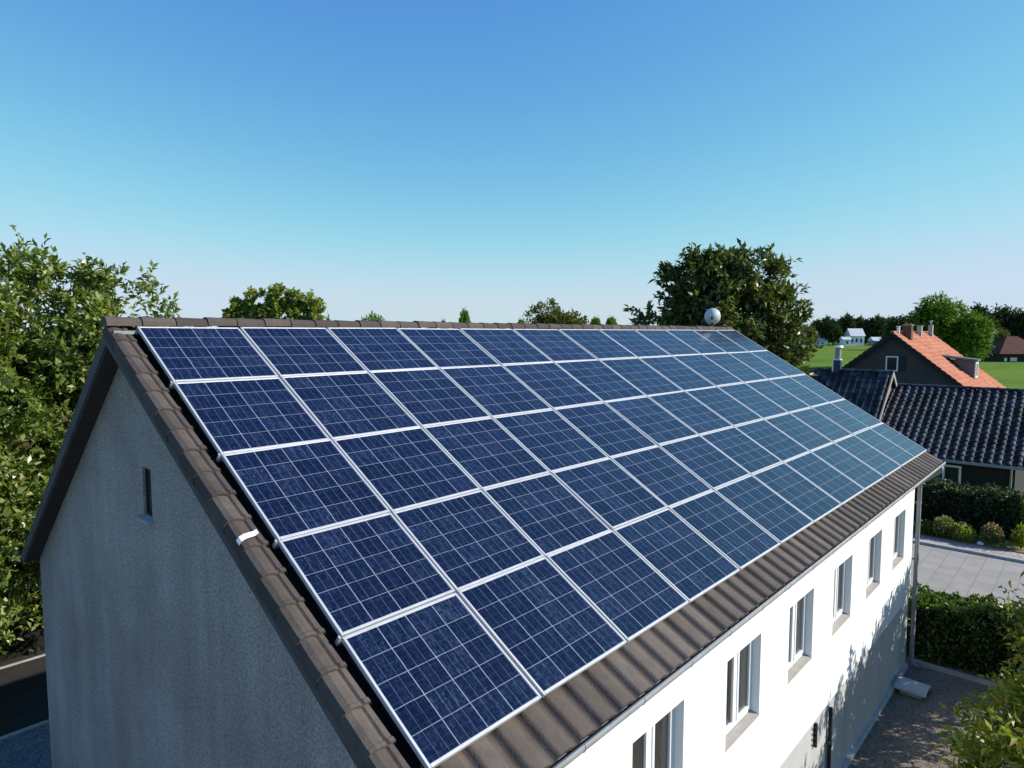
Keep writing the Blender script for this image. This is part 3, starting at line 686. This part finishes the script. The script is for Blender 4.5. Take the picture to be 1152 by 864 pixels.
def shrub(name, label, cat, loc, h, r, leaf, size, n, petals=0, up=0.8, ar=.5, group=None):
    root = empty(name, label, cat, loc, group)
    d = rdir(n); d[:, 2] = np.abs(d[:, 2]); rad = rng.random(n) ** 0.45
    P = d * rad[:, None] * np.array([r, r, h * .8]) + np.array([0, 0, h * .12])
    D = unit(d + rdir(n) * .7 + np.array([0, 0, up])); L = size * (0.6 + .8 * rng.random(n))
    V, F = leaves_at(P, D, L, L * ar); np_mesh('foliage', V, F, M[leaf], root)
    mb = MB()
    for _ in range(7):
        q = rdir(1)[0]; mb.tube([(0, 0, 0), (q[0] * r * .35, q[1] * r * .35, h * .4), (q[0] * r * .7, q[1] * r * .7, h * .75)], [.02, .014, .006], 5, False)
    mb.build('stems', M['bark'], root)
    if petals:
        d = rdir(petals); d[:, 2] = np.abs(d[:, 2]) + .5; d = unit(d)
        P = d * np.array([r, r, h * .95]) * (0.9 + .15 * rng.random(petals))[:, None]; L = np.full(petals, size * .8)
        V, F = leaves_at(P, unit(d + rdir(petals)), L, L * .9); np_mesh('blossom', V, F, M['petal'], root)
    return root
Zb = 0.10
shrub('flowering_shrub', 'low green mound in the verge, beside the downpipe', 'shrub', (30.15, -3.0, Zb), .55, .5, 'leafD', .12, 900, 0)
shrub('flowering_shrub', 'rounded shrub with pinkish flower heads, tallest of the verge plants by the downpipe', 'shrub', (30.15, -3.7, Zb), .9, .48, 'leafA', .12, 1000, 90)
shrub('flowering_shrub', 'bushy green plant with pale tips in the middle of the verge row', 'shrub', (30.1, -4.35, Zb), .72, .5, 'leafB', .12, 1000, 25)
shrub('flowering_shrub', 'dark green rounded shrub with pink blossom, apart from the other verge plants', 'shrub', (30.1, -5.35, Zb), .95, .42, 'leafC', .11, 900, 80)
shrub('flowering_shrub', 'upright yellow-green plant at the right end of the dark hedge', 'shrub', (30.35, -6.3, Zb), 1.05, .34, 'leafE', .15, 600, 0, 1.6, .3)
shrub('bush', 'tall green bush closing the right end of the dark hedge', 'bush', (32.2, -6.75, Zb), 2.6, .9, 'leafA', .14, 3500)
mb = MB(); mb.tube([(0, 0, -.05), (0, 0, .06), (.02, 0, .12), (.02, .01, .16)], [.12, .13, .09, .02], 9)
tag(mb.build('white_stone', M['flash'], loc=(29.9, -5.0, .10), smooth=True), 'small white stone lying in the verge before the pink shrub', 'stone')

# ------------------------------------------------------------------ near trees and shrubs
make_tree('broadleaf_tree', 'tall leafy green tree filling the left side behind the grey gable house', 'tree', (-1.6, 11.4, 0), 3.0,
          [((-1.2, 0.4, 9.0), (2.2, 2.2, 1.9)), ((1.2, 0.6, 9.2), (1.5, 1.7, 1.5)), ((2.8, 0.5, 9.3), (1.4, 1.4, 1.5)), ((3.6, -0.2, 9.2), (1.3, 1.3, 1.45)), ((4.4, -1.0, 8.9), (1.2, 1.2, 1.4)), ((5.0, -1.6, 8.3), (1.0, 1.0, 1.2)), ((1.6, -.4, 8.2), (1.8, 1.5, 1.5)), ((4.2, -.6, 7.8), (1.6, 1.4, 1.4)),
           ((3.4, -0.6, 6.9), (1.9, 1.8, 1.9)), ((4.6, -0.2, 7.0), (1.5, 1.4, 1.5)), ((0.6, -1.4, 6.8), (2.2, 1.8, 1.8)), ((3.2, -1.0, 4.8), (2.0, 1.8, 1.7)), ((-1.6, -0.6, 6.4), (2.2, 2.0, 2.0)),
           ((1.4, -1.5, 4.3), (2.2, 1.8, 1.6)), ((-1.2, -1.0, 3.6), (2.2, 1.8, 1.6)), ((2.6, -0.2, 3.1), (2.4, 1.8, 1.5)), ((2.8, 1.8, 5.5), (2.6, 1.6, 3.0)), ((0.0, 1.8, 5.0), (2.8, 1.6, 3.2))],
          'leafA', 0.18, 900, 10, 12, 0.46, 0.38, 0.26, 64, 0.46, 0.30, 0.5)
hedge('garden_hedge', 'dark hedge behind the garden kerb under the tall leafy tree', -30, 10, 12.95, 14.1, 2.9, 26000, 0.15, 'leafY')
make_tree('bushy_tree', 'upright bushy light green tree rising behind the ridge near the gable end', 'tree', (14.2, 23.4, 0), 5.0,
          [((-1.30, 1.45, 9.0), (0.45, .45, 1.5)), ((-0.7, .75, 9.3), (0.48, .48, 1.7)), ((-.1, 0.1, 9.3), (0.5, .5, 1.7)), ((0.3, -.35, 9.5), (0.5, .5, 1.75)), ((0.95, -1.1, 9.3), (0.52, .52, 1.65)), ((1.4, -1.55, 9.1), (0.45, .45, 1.6)), ((0, 0, 7.5), (1.6, 1.6, 1.0))],
          'leafB', 0.19, 430, 8, 9, 0.20, 0.14, 0.16, 24, 0.58, 1.2, 0.3)
make_tree('broadleaf_tree', 'large dark leathery-leaved tree behind the far end of the solar roof', 'tree', (22.9, 2.9, 0), 5.2,
          [((-.3, 0.3, 9.6), (1.8, 1.8, 2.1)), ((-1.4, 1.7, 8.6), (1.5, 1.6, 1.4)), ((0.5, -0.4, 10.7), (1.2, 1.3, 1.2)), ((-1.0, 1.0, 10.4), (1.2, 1.2, 1.3)), ((1.2, -1.2, 9.0), (1.2, 1.2, 1.35)), ((1.2, -1.5, 7.4), (1.0, 1.0, 1.2)), ((0.2, 0.1, 7.4), (2.1, 1.9, 1.5))],
          'leafC', 0.27, 330, 8, 11, 0.46, 0.36, 0.26, 40, 0.44, 0.40, 0.5)
make_tree('garden_shrub', 'yellow-green leafy shrub in the bottom right corner over the yard', 'shrub', (10.0, -8.2, 0), 0.9,
          [((0.0, 0.0, 2.3), (1.0, 0.9, 0.9)), ((0.5, 0.35, 1.7), (1.1, 0.95, 0.9)), ((-.5, .1, 1.6), (1.0, .8, .9)), ((0.9, -.1, 2.4), (0.8, .7, .7))],
          'leafE', 0.19, 120, 6, 8, 0.36, 0.30, 0.05, 24, 0.34, 0.55, 0.35, limb_r=.5)
make_tree('young_tree', 'bushy olive-green tree standing behind the yellow-green shrub at the right edge', 'tree', (13.4, -8.4, 0), 1.2,
          [((0, 0, 2.9), (1.4, 1.1, 1.2)), ((0.7, -.1, 3.5), (1.2, 1.0, 1.2)), ((-.7, .1, 2.3), (1.2, 1.0, 1.2)), ((.2, .2, 1.5), (1.6, 0.9, 1.1)), ((.3, -1.2, 3.8), (1.5, 1.0, 1.4)), ((-1.2, -1.0, 3.1), (1.2, 1.0, 1.3))],
          'leafE', 0.14, 130, 9, 8, 0.30, 0.24, 0.09, 30, 0.46, 0.5, 0.4)
make_tree('young_tree', 'leafy tree at the right edge beside the clipped hedge, shading the wall foot', 'tree', (16.6, -8.9, 0), 2.6,
          [((0, 0, 4.0), (1.4, 1.1, 0.9)), ((-1.5, .1, 3.6), (1.3, 1.0, 0.9)), ((1.3, 0, 4.1), (1.4, 1.1, 1.0)), ((-0.3, .3, 2.9), (1.8, 0.9, 0.9)), ((2.2, .0, 4.5), (1.1, 1.0, 1.0)), ((1.4, .2, 2.9), (1.6, .9, .9))],
          'leafE', 0.15, 300, 9, 8, 0.32, 0.26, 0.10, 30, 0.50, 0.5, 0.35)

# ------------------------------------------------------------------ black tiled house across the road
bh = empty('black_tiled_house', 'low dark house with stepped black tiled roofs behind the tall hedge', 'house', (36, -2, 0))
def local(p, root=None): return p
def wallbox(name, mat, parent, x0, x1, y0, y1, z0, z1, org):
    mb = MB(); mb.box((x0 - org[0], y0 - org[1], z0), (x1 - org[0], y1 - org[1], z1)); return mb.build(name, mat, parent)
org = (36, -2)
# right-hand wing
s30 = 3.2 / 5.5; dn = Vector((-5.5, 0, -3.2)).normalized(); Ls = Vector((5.5, 0, 3.2)).length
wallbox('wall', M['blackwall'], bh, 36.5, 46.5, -5.5, 0.9, 0, 2.7, org)
for y in (-5.502, 0.9):
    mb = MB(); mb.poly([(36.5 - 36, y + 2, 2.7), (46.5 - 36, y + 2, 2.7), (41.5 - 36, y + 2, 5.6)]); mb.build('gable_wall', M['brick'], bh)
wr = tile_roof('roof', M['black'], bh, (41.5 - 36, -5.85 + 2, 5.7), (0, 1, 0), dn, 6.6, Ls, 0.38, 0.40, 0.08, 0.05, 10, 0.2, 0.42)
tile_roof('back_slope', M['black'], wr, (41.5 - 36, -5.85 + 2, 5.7), (0, 1, 0), Vector((5.5, 0, -3.2)).normalized(), 6.6, Ls, 0.43, 0.43, 0.07, 0.05, 6)
mb = MB(); ridge_caps(mb, (5.5, -3.85, 5.74), (5.5, 2.75, 5.74), 0.42, 0.13); mb.build('ridge_tiles', M['black'], wr, uv=True)
mb = MB(); mb.box((36.02 - 36 - .12, -3.9, 2.36), (36.02 - 36, 2.8, 2.50)); mb.build('gutter', M['zinc'], bh)
mb = MB(); mb.hexa([(-.1, -3.92, 2.30), (-.1, -3.86, 2.30), (5.5, -3.86, 5.50), (5.5, -3.92, 5.50), (-.1, -3.92, 2.52), (-.1, -3.86, 2.52), (5.5, -3.86, 5.73), (5.5, -3.92, 5.73)]); mb.build('verge_board', M['concrete'], bh)
mb = MB(); y0, y1, z0, z1 = -1.35, -0.55, 1.05, 2.15; x = .44
for a, b in (((y0, z0), (y0 + .1, z1)), ((y1 - .1, z0), (y1, z1)), ((y0 + .1, z1 - .1), (y1 - .1, z1)), ((y0 + .1, z0), (y1 - .1, z0 + .1))): mb.box((x, *a), (x + .08, *b))
w_ = mb.build('window', M['upvc'], bh); mb = MB(); mb.box((x + .03, y0 + .1, z0 + .1), (x + .05, y1 - .1, z1 - .1)); mb.build('pane', M['glass'], w_)
mb = MB(); mb.tube([(.38, -3.35, 0), (.38, -3.35, 2.4)], .05, 8); mb.build('downpipe', M['zinc'], bh)
# left-hand, higher wing with its gable end towards the right
t42 = math.tan(R(42)); dn2 = Vector((-1, 0, -t42)).normalized(); XL, ZL = 40.4, 6.52; run = 4.9
wallbox('wall', M['blackwall'], bh, XL - run + .4, XL + run - .4, 1.1, 12, 0, ZL - run * t42 + .3, org)
mb = MB(); mb.poly([(XL - run + .4 - 36, .78 + 2.1, ZL - run * t42 + .2), (XL + run - .4 - 36, .78 + 2.1, ZL - run * t42 + .2), (XL - 36, .78 + 2.1, ZL - .15)]); mb.build('gable_wall', M['brick'], bh)
wl = tile_roof('roof', M['black'], bh, (XL - 36, .72 + 2, ZL), (0, 1, 0), dn2, 11.4, run / math.cos(R(42)), 0.38, 0.46, 0.08, 0.03, 10, 0.1, 0.42)
tile_roof('back_slope', M['black'], wl, (XL - 36, .72 + 2, ZL), (0, 1, 0), Vector((1, 0, -t42)).normalized(), 11.4, run / math.cos(R(42)), 0.43, 0.5, 0.07, 0.03, 6)
mb = MB(); ridge_caps(mb, (XL - 36, 2.70, ZL + .03), (XL - 36, 14.1, ZL + .03), 0.42, 0.12); mb.build('ridge_tiles', M['black'], wl, uv=True)
for sx in (-1, 1):
    mb = MB(); e = sx * run; z1 = ZL - run * t42
    mb.hexa([(XL - 36, 2.66, ZL - .2), (XL - 36, 2.72, ZL - .2), (XL - 36 + e, 2.72, z1 - .2), (XL - 36 + e, 2.66, z1 - .2), (XL - 36, 2.66, ZL + .06), (XL - 36, 2.72, ZL + .06), (XL - 36 + e, 2.72, z1 + .06), (XL - 36 + e, 2.66, z1 + .06)])
    mb.build('verge_board', M['sill'], bh)
# flue with glazed sleeve on the high wing
fx, fy = XL - 36, 3.72 + 2
mb = MB(); mb.box((fx - .16, fy - .2, ZL - .25), (fx + .16, fy + .2, ZL + .62)); ch = mb.build('chimney', M['blue'], bh)
mb = MB(); mb.box((fx - .19, fy + .2, ZL - .2), (fx + .19, fy + .27, ZL + .62)); mb.box((fx - .19, fy - .2, ZL + .62), (fx + .19, fy + .27, ZL + .68)); mb.build('flashing', M['upvc'], ch)
mb = MB(); mb.tube([(fx, fy, ZL + .68), (fx, fy, ZL + 1.35)], .17, 12); mb.build('pipe', M['zinc'], ch)
mb = MB(); mb.tube([(fx, fy, ZL + 1.40), (fx, fy, ZL + 1.50)], [.30, .24], 12); mb.tube([(fx, fy, ZL + 1.3), (fx, fy, ZL + 1.42)], .05, 6); mb.build('cap', M['upvc'], ch)

# ------------------------------------------------------------------ house with the orange roof
OX0, OX1, OY, OZ = 54.0, 67.3, 3.73, GZ - 0.06; tO = 3.93 / 4.79
oh = empty('orange_roofed_house', 'dark grey house with bright orange tiled roof and dormer beyond the black roofs', 'house', (OX0, OY, 0))
runR, runL = 6.3, 6.2; RO = math.atan(tO)
mb = MB(); pts = [(0, -runR + .5, 0), (0, runL - .4, 0), (0, runL - .4, OZ - (runL - .4) * tO - .12), (0, 0, OZ - .12), (0, -runR + .5, OZ - (runR - .5) * tO - .12)]
mb.prism(pts[::-1], (OX1 - OX0 - .3, 0, 0)); mb.build('wall', M['darkwall'], oh)
orf = tile_roof('roof', M['orange'], oh, (-.35, 0, OZ), (1, 0, 0), Vector((0, -math.cos(RO), -math.sin(RO))), OX1 - OX0 + .6, runR / math.cos(RO), 0.36, 0.42, 0.03, 0.045, 6)
tile_roof('back_slope', M['orange'], orf, (-.35, 0, OZ), (1, 0, 0), Vector((0, math.cos(RO), -math.sin(RO))), OX1 - OX0 + .6, runL / math.cos(RO), 0.36, 0.42, 0.03, 0.05, 5)
mb = MB(); ridge_caps(mb, (-.35, 0, OZ + .02), (OX1 - OX0 + .25, 0, OZ + .02), .4, .12); mb.build('ridge_tiles', M['orange'], orf, uv=True)
for sy, rn in ((-1, runR), (1, runL)):
    mb = MB(); z1 = OZ - rn * tO
    mb.hexa([(-.38, 0, OZ - .34), (-.30, 0, OZ - .34), (-.30, sy * rn, z1 - .34), (-.38, sy * rn, z1 - .34), (-.38, 0, OZ - .0), (-.30, 0, OZ - .0), (-.30, sy * rn, z1 - .0), (-.38, sy * rn, z1 - .0)])
    mb.build('verge_board', M['blackwall'], orf)
# gable window with one shutter leaf
wy0, wy1, wz0, wz1 = 3.30 - OY, 4.14 - OY, GZ - 3.03, GZ - 1.88
mb = MB()
for a, b in (((wy0, wz0), (wy0 + .09, wz1)), ((wy1 - .09, wz0), (wy1, wz1)), ((wy0 + .09, wz1 - .09), (wy1 - .09, wz1)), ((wy0 + .09, wz0), (wy1 - .09, wz0 + .09))): mb.box((-.09, *a), (-.003, *b))
ow = mb.build('window', M['upvc'], oh); mb = MB(); mb.box((-.05, wy0 + .09, wz0 + .09), (-.02, wy1 - .09, wz1 - .09)); mb.build('pane', M['glass'], ow)
mb = MB(); mb.box((-.06, wy0 - .48, wz0 + .03), (-.004, wy0 - .02, wz1 - .03)); mb.build('shutter', M['iron'], ow)
# chimneys along the ridge
def ochim(x, y, w, h, mat):
    mb = MB(); zb = OZ - abs(y) * tO - .3; mb.box((x - w / 2, y - w / 2, zb), (x + w / 2, y + w / 2, OZ + h))
    c = mb.build('chimney', mat, oh); return c
c1 = ochim(2.0, -.55, .62, .52, M['brickdark']); mb = MB(); mb.box((2.0 - .36, -.91, OZ + .52), (2.36, -.19, OZ + .58)); mb.build('cap', M['concrete'], c1)
mb = MB(); mb.tube([(2.0, -.42, OZ + .58), (2.0, -.42, OZ + .74)], .10, 8); mb.tube([(2.0, -.70, OZ + .58), (2.0, -.70, OZ + .70)], .10, 8); mb.build('chimney_pot', M['brick'], c1)
mb = MB(); mb.tube([(1.0, -.12, OZ - .4), (1.0, -.12, OZ + .40)], .12, 10); mb.tube([(1.0, -.12, OZ + .40), (1.0, -.12, OZ + .47)], .16, 10); mb.build('vent_pipe', M['upvc'], oh)
c2 = ochim(7.4, -.35, .36, .52, M['concrete']); mb = MB(); mb.box((7.4 - .23, -.58, OZ + .52), (7.63, -.12, OZ + .57)); mb.build('cap', M['concrete'], c2)
c3 = ochim(11.6, -.42, .34, .62, M['concrete']); mb = MB(); mb.tube([(11.6, -.42, OZ + .62), (11.6, -.42, OZ + .98)], .08, 8); mb.tube([(11.35, -.35, OZ + .92), (11.85, -.5, OZ + .99)], .04, 6); mb.build('cowl', M['zinc'], c3)
# dormer on the lower slope
dx0, dx1, dyf, dzt = 5.7, 7.2, -4.5, OZ - 4.5 * tO + 1.42
dzb = OZ - 4.5 * tO
mb = MB(); yb = -(OZ - dzt + .15) / tO
for x in (dx0, dx1): mb.poly([(x, dyf, dzb - .1), (x, dyf, dzt), (x, yb, dzt + .15)])
mb.poly([(dx0, dyf, dzb - .1), (dx1, dyf, dzb - .1), (dx1, dyf, dzt), (dx0, dyf, dzt)]); dm = mb.build('dormer', M['lead'], oh)
mb = MB(); yr = -(OZ - dzt - .25) / tO
mb.hexa([(dx0 - .12, dyf - .2, dzt), (dx1 + .12, dyf - .2, dzt), (dx1 + .25, yr, dzt + .25), (dx0 - .25, yr, dzt + .25), (dx0 - .12, dyf - .2, dzt + .14), (dx1 + .12, dyf - .2, dzt + .14), (dx1 + .25, yr + .3, dzt + .45), (dx0 - .25, yr + .3, dzt + .45)])
mb.build('dormer_roof', M['lead'], dm)
mb = MB()
for a, b in (((dx0 + .1, dzb + .1), (dx0 + .3, dzt - .02)), ((dx1 - .3, dzb + .1), (dx1 - .1, dzt - .02)), ((dx0 + .3, dzt - .2), (dx1 - .3, dzt - .02)), ((dx0 + .3, dzb + .1), (dx1 - .3, dzb + .25)), ((6.40, dzb + .25), (6.48, dzt - .2))): mb.box((a[0], dyf - .09, a[1]), (b[0], dyf - .004, b[1]))
mb.build('window_frame', M['upvc'], dm); mb = MB(); mb.box((dx0 + .3, dyf - .05, dzb + .25), (dx1 - .3, dyf - .02, dzt - .2)); mb.build('pane', M['glass'], dm)

# ------------------------------------------------------------------ far houses
def at(px, depth):
    """ground point that far along the view, in the direction of photo column px"""
    yaw = YAW - math.atan2((px - 576) / 744.33 * math.cos(PITCH) ** 0, 1.0)
    f = Vector((math.cos(YAW), math.sin(YAW), 0)); r = Vector((math.sin(YAW), -math.cos(YAW), 0))
    p = Vector((CAM.x, CAM.y, 0)) + f * depth + r * depth * (px - 576) / 744.33 * 1.0
    return p
p = at(1150, 198)
mh = empty('maroon_roofed_house', 'dark low house under a maroon hipped roof at the right edge of the meadow', 'house', p); mh.rotation_euler = (0, 0, YAW)
mb = MB(); mb.box((0, -6.5, 0), (9, 6.5, 2.5)); mb.build('wall', M['blackwall'], mh)
mb = MB(); e = [(-1, -7.6, 2.4), (10, -7.6, 2.4), (10, 7.6, 2.4), (-1, 7.6, 2.4)]; t0, t1 = (4.5, -1.6, 7.6), (4.5, 1.6, 7.6)
for f in ([e[0], e[3], t1, t0], [e[1], e[0], t0], [e[2], e[1], t0, t1], [e[3], e[2], t1]): mb.poly(f, [(q[1] / .5, q[2] / .5) for q in f])
mb.poly(e); mb.build('roof', M['maroon'], mh, uv=True)
mb = MB(); mb.box((-.08, 1.6, .2), (-.005, 3.6, 1.3)); mb.build('garage_door', M['farwhite'], mh)
mb = MB(); mb.box((-.08, 4.6, .2), (-.005, 5.4, 1.2)); mb.build('window', M['upvc'], mh)
mb = MB(); mb.box((-.10, -5, .3), (-.005, -2, 1.9)); mb.build('door', M['iron'], mh)
def far_house(label, px, depth, w, d, h, rh_, wall, roof_, zb=0.0, yaw=0.0):
    root = empty('far_house', label, 'house', at(px, depth), 'white houses at the wood edge'); root.rotation_euler = (0, 0, YAW + yaw)
    mb = MB(); mb.box((0, -w / 2, 0), (d, w / 2, h)); mb.build('wall', M[wall], root)
    mb = MB(); a, b = w / 2 + .5, d + .5
    mb.poly([(-.6, -a, h), (-.6, a, h), (d / 2, a, h + rh_), (d / 2, -a, h + rh_)][::-1]); mb.poly([(b, -a, h), (b, a, h), (d / 2, a, h + rh_), (d / 2, -a, h + rh_)])
    for s in (-a, a): mb.poly([(-.6, s, h), (b, s, h), (d / 2, s, h + rh_)])
    mb.build('roof', M[roof_], root)
    for y in np.arange(-w / 2 + 1.5, w / 2 - 1, 3.0):
        mb = MB(); mb.box((-.06, y, h * .35), (-.005, y + 1.2, h * .75)); mb.build('window', M['glass'], root)
    return root
far_house('white house with a pale metal roof at the wood edge beyond the meadow', 964, 440, 9, 8, 6.4, 5.0, 'farwhite', 'farroof')
far_house('small white shed in front of the pale-roofed house beyond the meadow', 952, 425, 5, 4, 4.2, 1.8, 'farwhite', 'farroof')
far_house('low white bungalow at the wood edge just left of the orange roof', 990, 430, 9, 7, 3.4, 2.4, 'fargrey', 'farroof')
far_house('low white building at the wood edge behind the dark tree', 915, 450, 16, 8, 3.0, 2.0, 'farwhite', 'farroof')
far_house('grey-roofed house half hidden in trees, farthest left beyond the meadow', 921, 520, 14, 10, 6.5, 3.2, 'farwhite', 'farroof')
far_house('pale house glimpsed between the bright green trees and the maroon roof', 1117, 260, 4.0, 6, 7.6, 2.6, 'farwhite', 'sill')

# ------------------------------------------------------------------ far trees
def far_proto(kind, leaf, seed, h, r, nblob, cl, size, low=0.12):
    g = np.random.default_rng(seed); bl = []
    for i in range(nblob):
        a = g.random() * 6.283; q = r * 0.62 * g.random() ** .5; z = h * (low + .22 + (0.62 - low) * g.random())
        rr = r * (0.34 + .28 * g.random()); bl.append(((q * math.cos(a), q * math.sin(a), z), (rr, rr, rr * (0.75 + .4 * g.random()))))
    bl.append(((0, 0, h * .5), (r * .8, r * .8, h * .36))); bl.append(((0, 0, h * .8), (r * .5, r * .5, h * .2)))
    return make_tree(kind, 'x', 'tree', (0, 0, 0), h * .25, bl, leaf, size, cl, 7, 6, size * 2.2, size * 1.6, h * .02, 10, .8, .3, .55)
PROTO = dict(green=far_proto('broadleaf_tree', 'leafF', 3, 20, 8.5, 9, 420, .62, .02), dark=far_proto('broadleaf_tree', 'leafG', 5, 20, 9, 8, 260, .95, .0),
             olive=far_proto('broadleaf_tree', 'leafH', 9, 14, 7, 9, 520, .50, .0), slim=make_tree('broadleaf_tree', 'x', 'tree', (0, 0, 0), 3, [((0, 0, 7.6), (3.9, 3.9, 5.2)), ((.4, .2, 10.6), (3.0, 3.0, 2.9)), ((-.9, -.5, 10.0), (2.6, 2.6, 2.8))], 'leafF', .50, 420, 7, 6, .9, .7, .28, 10, .8, .3, .6), dark2=far_proto('broadleaf_tree', 'leafG', 21, 20, 8, 6, 260, .95, .0))
USED = set()
def far_tree(kind, label, px, depth, top_px, width_px, group, rz=None):
    """top_px: photo row of the top, width_px: crown width in the photo"""
    o = PROTO[kind]; o = copy_tree(o) if kind in USED else o; USED.add(kind)
    o.location = at(px, depth); H = CAM.z + (374 - top_px) / 744.33 * depth
    base = {'green': (20, 17), 'dark': (20.5, 18), 'olive': (14.5, 14), 'slim': (14.5, 9), 'dark2': (20.5, 16)}[kind]
    sw = width_px / 744.33 * depth / base[1]; o.scale = (sw, sw, H / base[0]); o.rotation_euler = (0, 0, random.uniform(0, 6.28) if rz is None else rz)
    tag(o, label, 'tree', group)
G1, G2, G3 = 'tree tops showing over the solar roof', 'trees at the wood edge', 'trees beside the orange-roofed house'
far_tree('green', 'broad bright green tree directly behind the orange roof chimneys', 1050, 165, 333, 62, G3)
far_tree('green', 'bright green tree right of the broad one behind the orange roof', 1092, 160, 352, 46, G3)
far_tree('dark', 'dark tree behind the bright green pair, left part of the far right group', 1102, 270, 346, 36, G3)
far_tree('dark2', 'tall dark rounded tree above the gap left of the maroon roof', 1122, 285, 346, 38, G3)
far_tree('dark', 'dark tree at the right picture edge behind the maroon roof', 1152, 280, 350, 36, G3)
far_tree('olive', 'small olive tree in front of the dark ones, left of the maroon roof', 1127, 235, 373, 22, G3)
far_tree('dark2', 'dark tree peeping over the left rake of the orange roof', 1016, 330, 356, 40, G3)
far_tree('olive', 'olive small tree at the wood edge touching the dark roof-end tree', 908, 400, 368, 26, G2)
far_tree('dark', 'dark round tree at the wood edge, left of the pale-roofed house', 932, 455, 358, 26, G2)
far_tree('dark2', 'tallest dark tree at the wood edge, beside the pale-roofed house', 950, 470, 354, 20, G2)
far_tree('dark2', 'dark tree right behind the pale-roofed house', 968, 500, 357, 24, G2)
far_tree('dark', 'dark tree at the wood edge between the pale-roofed house and the orange roof', 983, 460, 357, 28, G2)
far_tree('dark2', 'dark tree at the wood edge closest to the orange roof peak', 1000, 470, 358, 26, G2)
far_tree('dark', 'faint low tree farthest back at the left end of the wood edge', 916, 560, 361, 20, G2)
far_tree('slim', 'small crown tip just right of the bushy light green tree', 370, 60, 353, 9, G1)
far_tree('green', 'low wide green tree top over the third panel column', 421, 140, 354, 42, G1)
far_tree('slim', 'tiny round tree top left of the single oval one', 499, 180, 359, 9, G1)
far_tree('slim', 'single dark oval tree standing clear above the ridge', 523, 130, 347, 16, G1)
far_tree('slim', 'small tree top left of the broad olive crown over the ridge', 586, 170, 358, 14, G1)
far_tree('olive', 'broad olive-green crown above the middle of the ridge', 629, 150, 347, 66, G1)
far_tree('slim', 'left one of two small tree tops right of the olive crown', 670, 190, 356, 16, G1)
far_tree('slim', 'right one of two small tree tops nearest the dark roof-end tree', 687, 195, 356, 17, G1)
# the wood that closes the horizon, one mass nobody could count
n = 9000; a = YAW + (rng.random(n) - .5) * R(150); d = 640 + 260 * rng.random(n)
P = np.stack([CAM.x + d * np.cos(a), CAM.y + d * np.sin(a), rng.random(n) ** .8 * (9 + 3 * np.sin(a * 37) + 2 * np.sin(a * 91))], 1)
L = 4.5 * (0.6 + .8 * rng.random(n)); V, F = leaves_at(P, rdir(n), L, L * .9)
tag(np_mesh('distant_wood', V, F, M['leafG']), 'low dark belt of distant woodland along the whole horizon', 'woodland', kind='stuff')
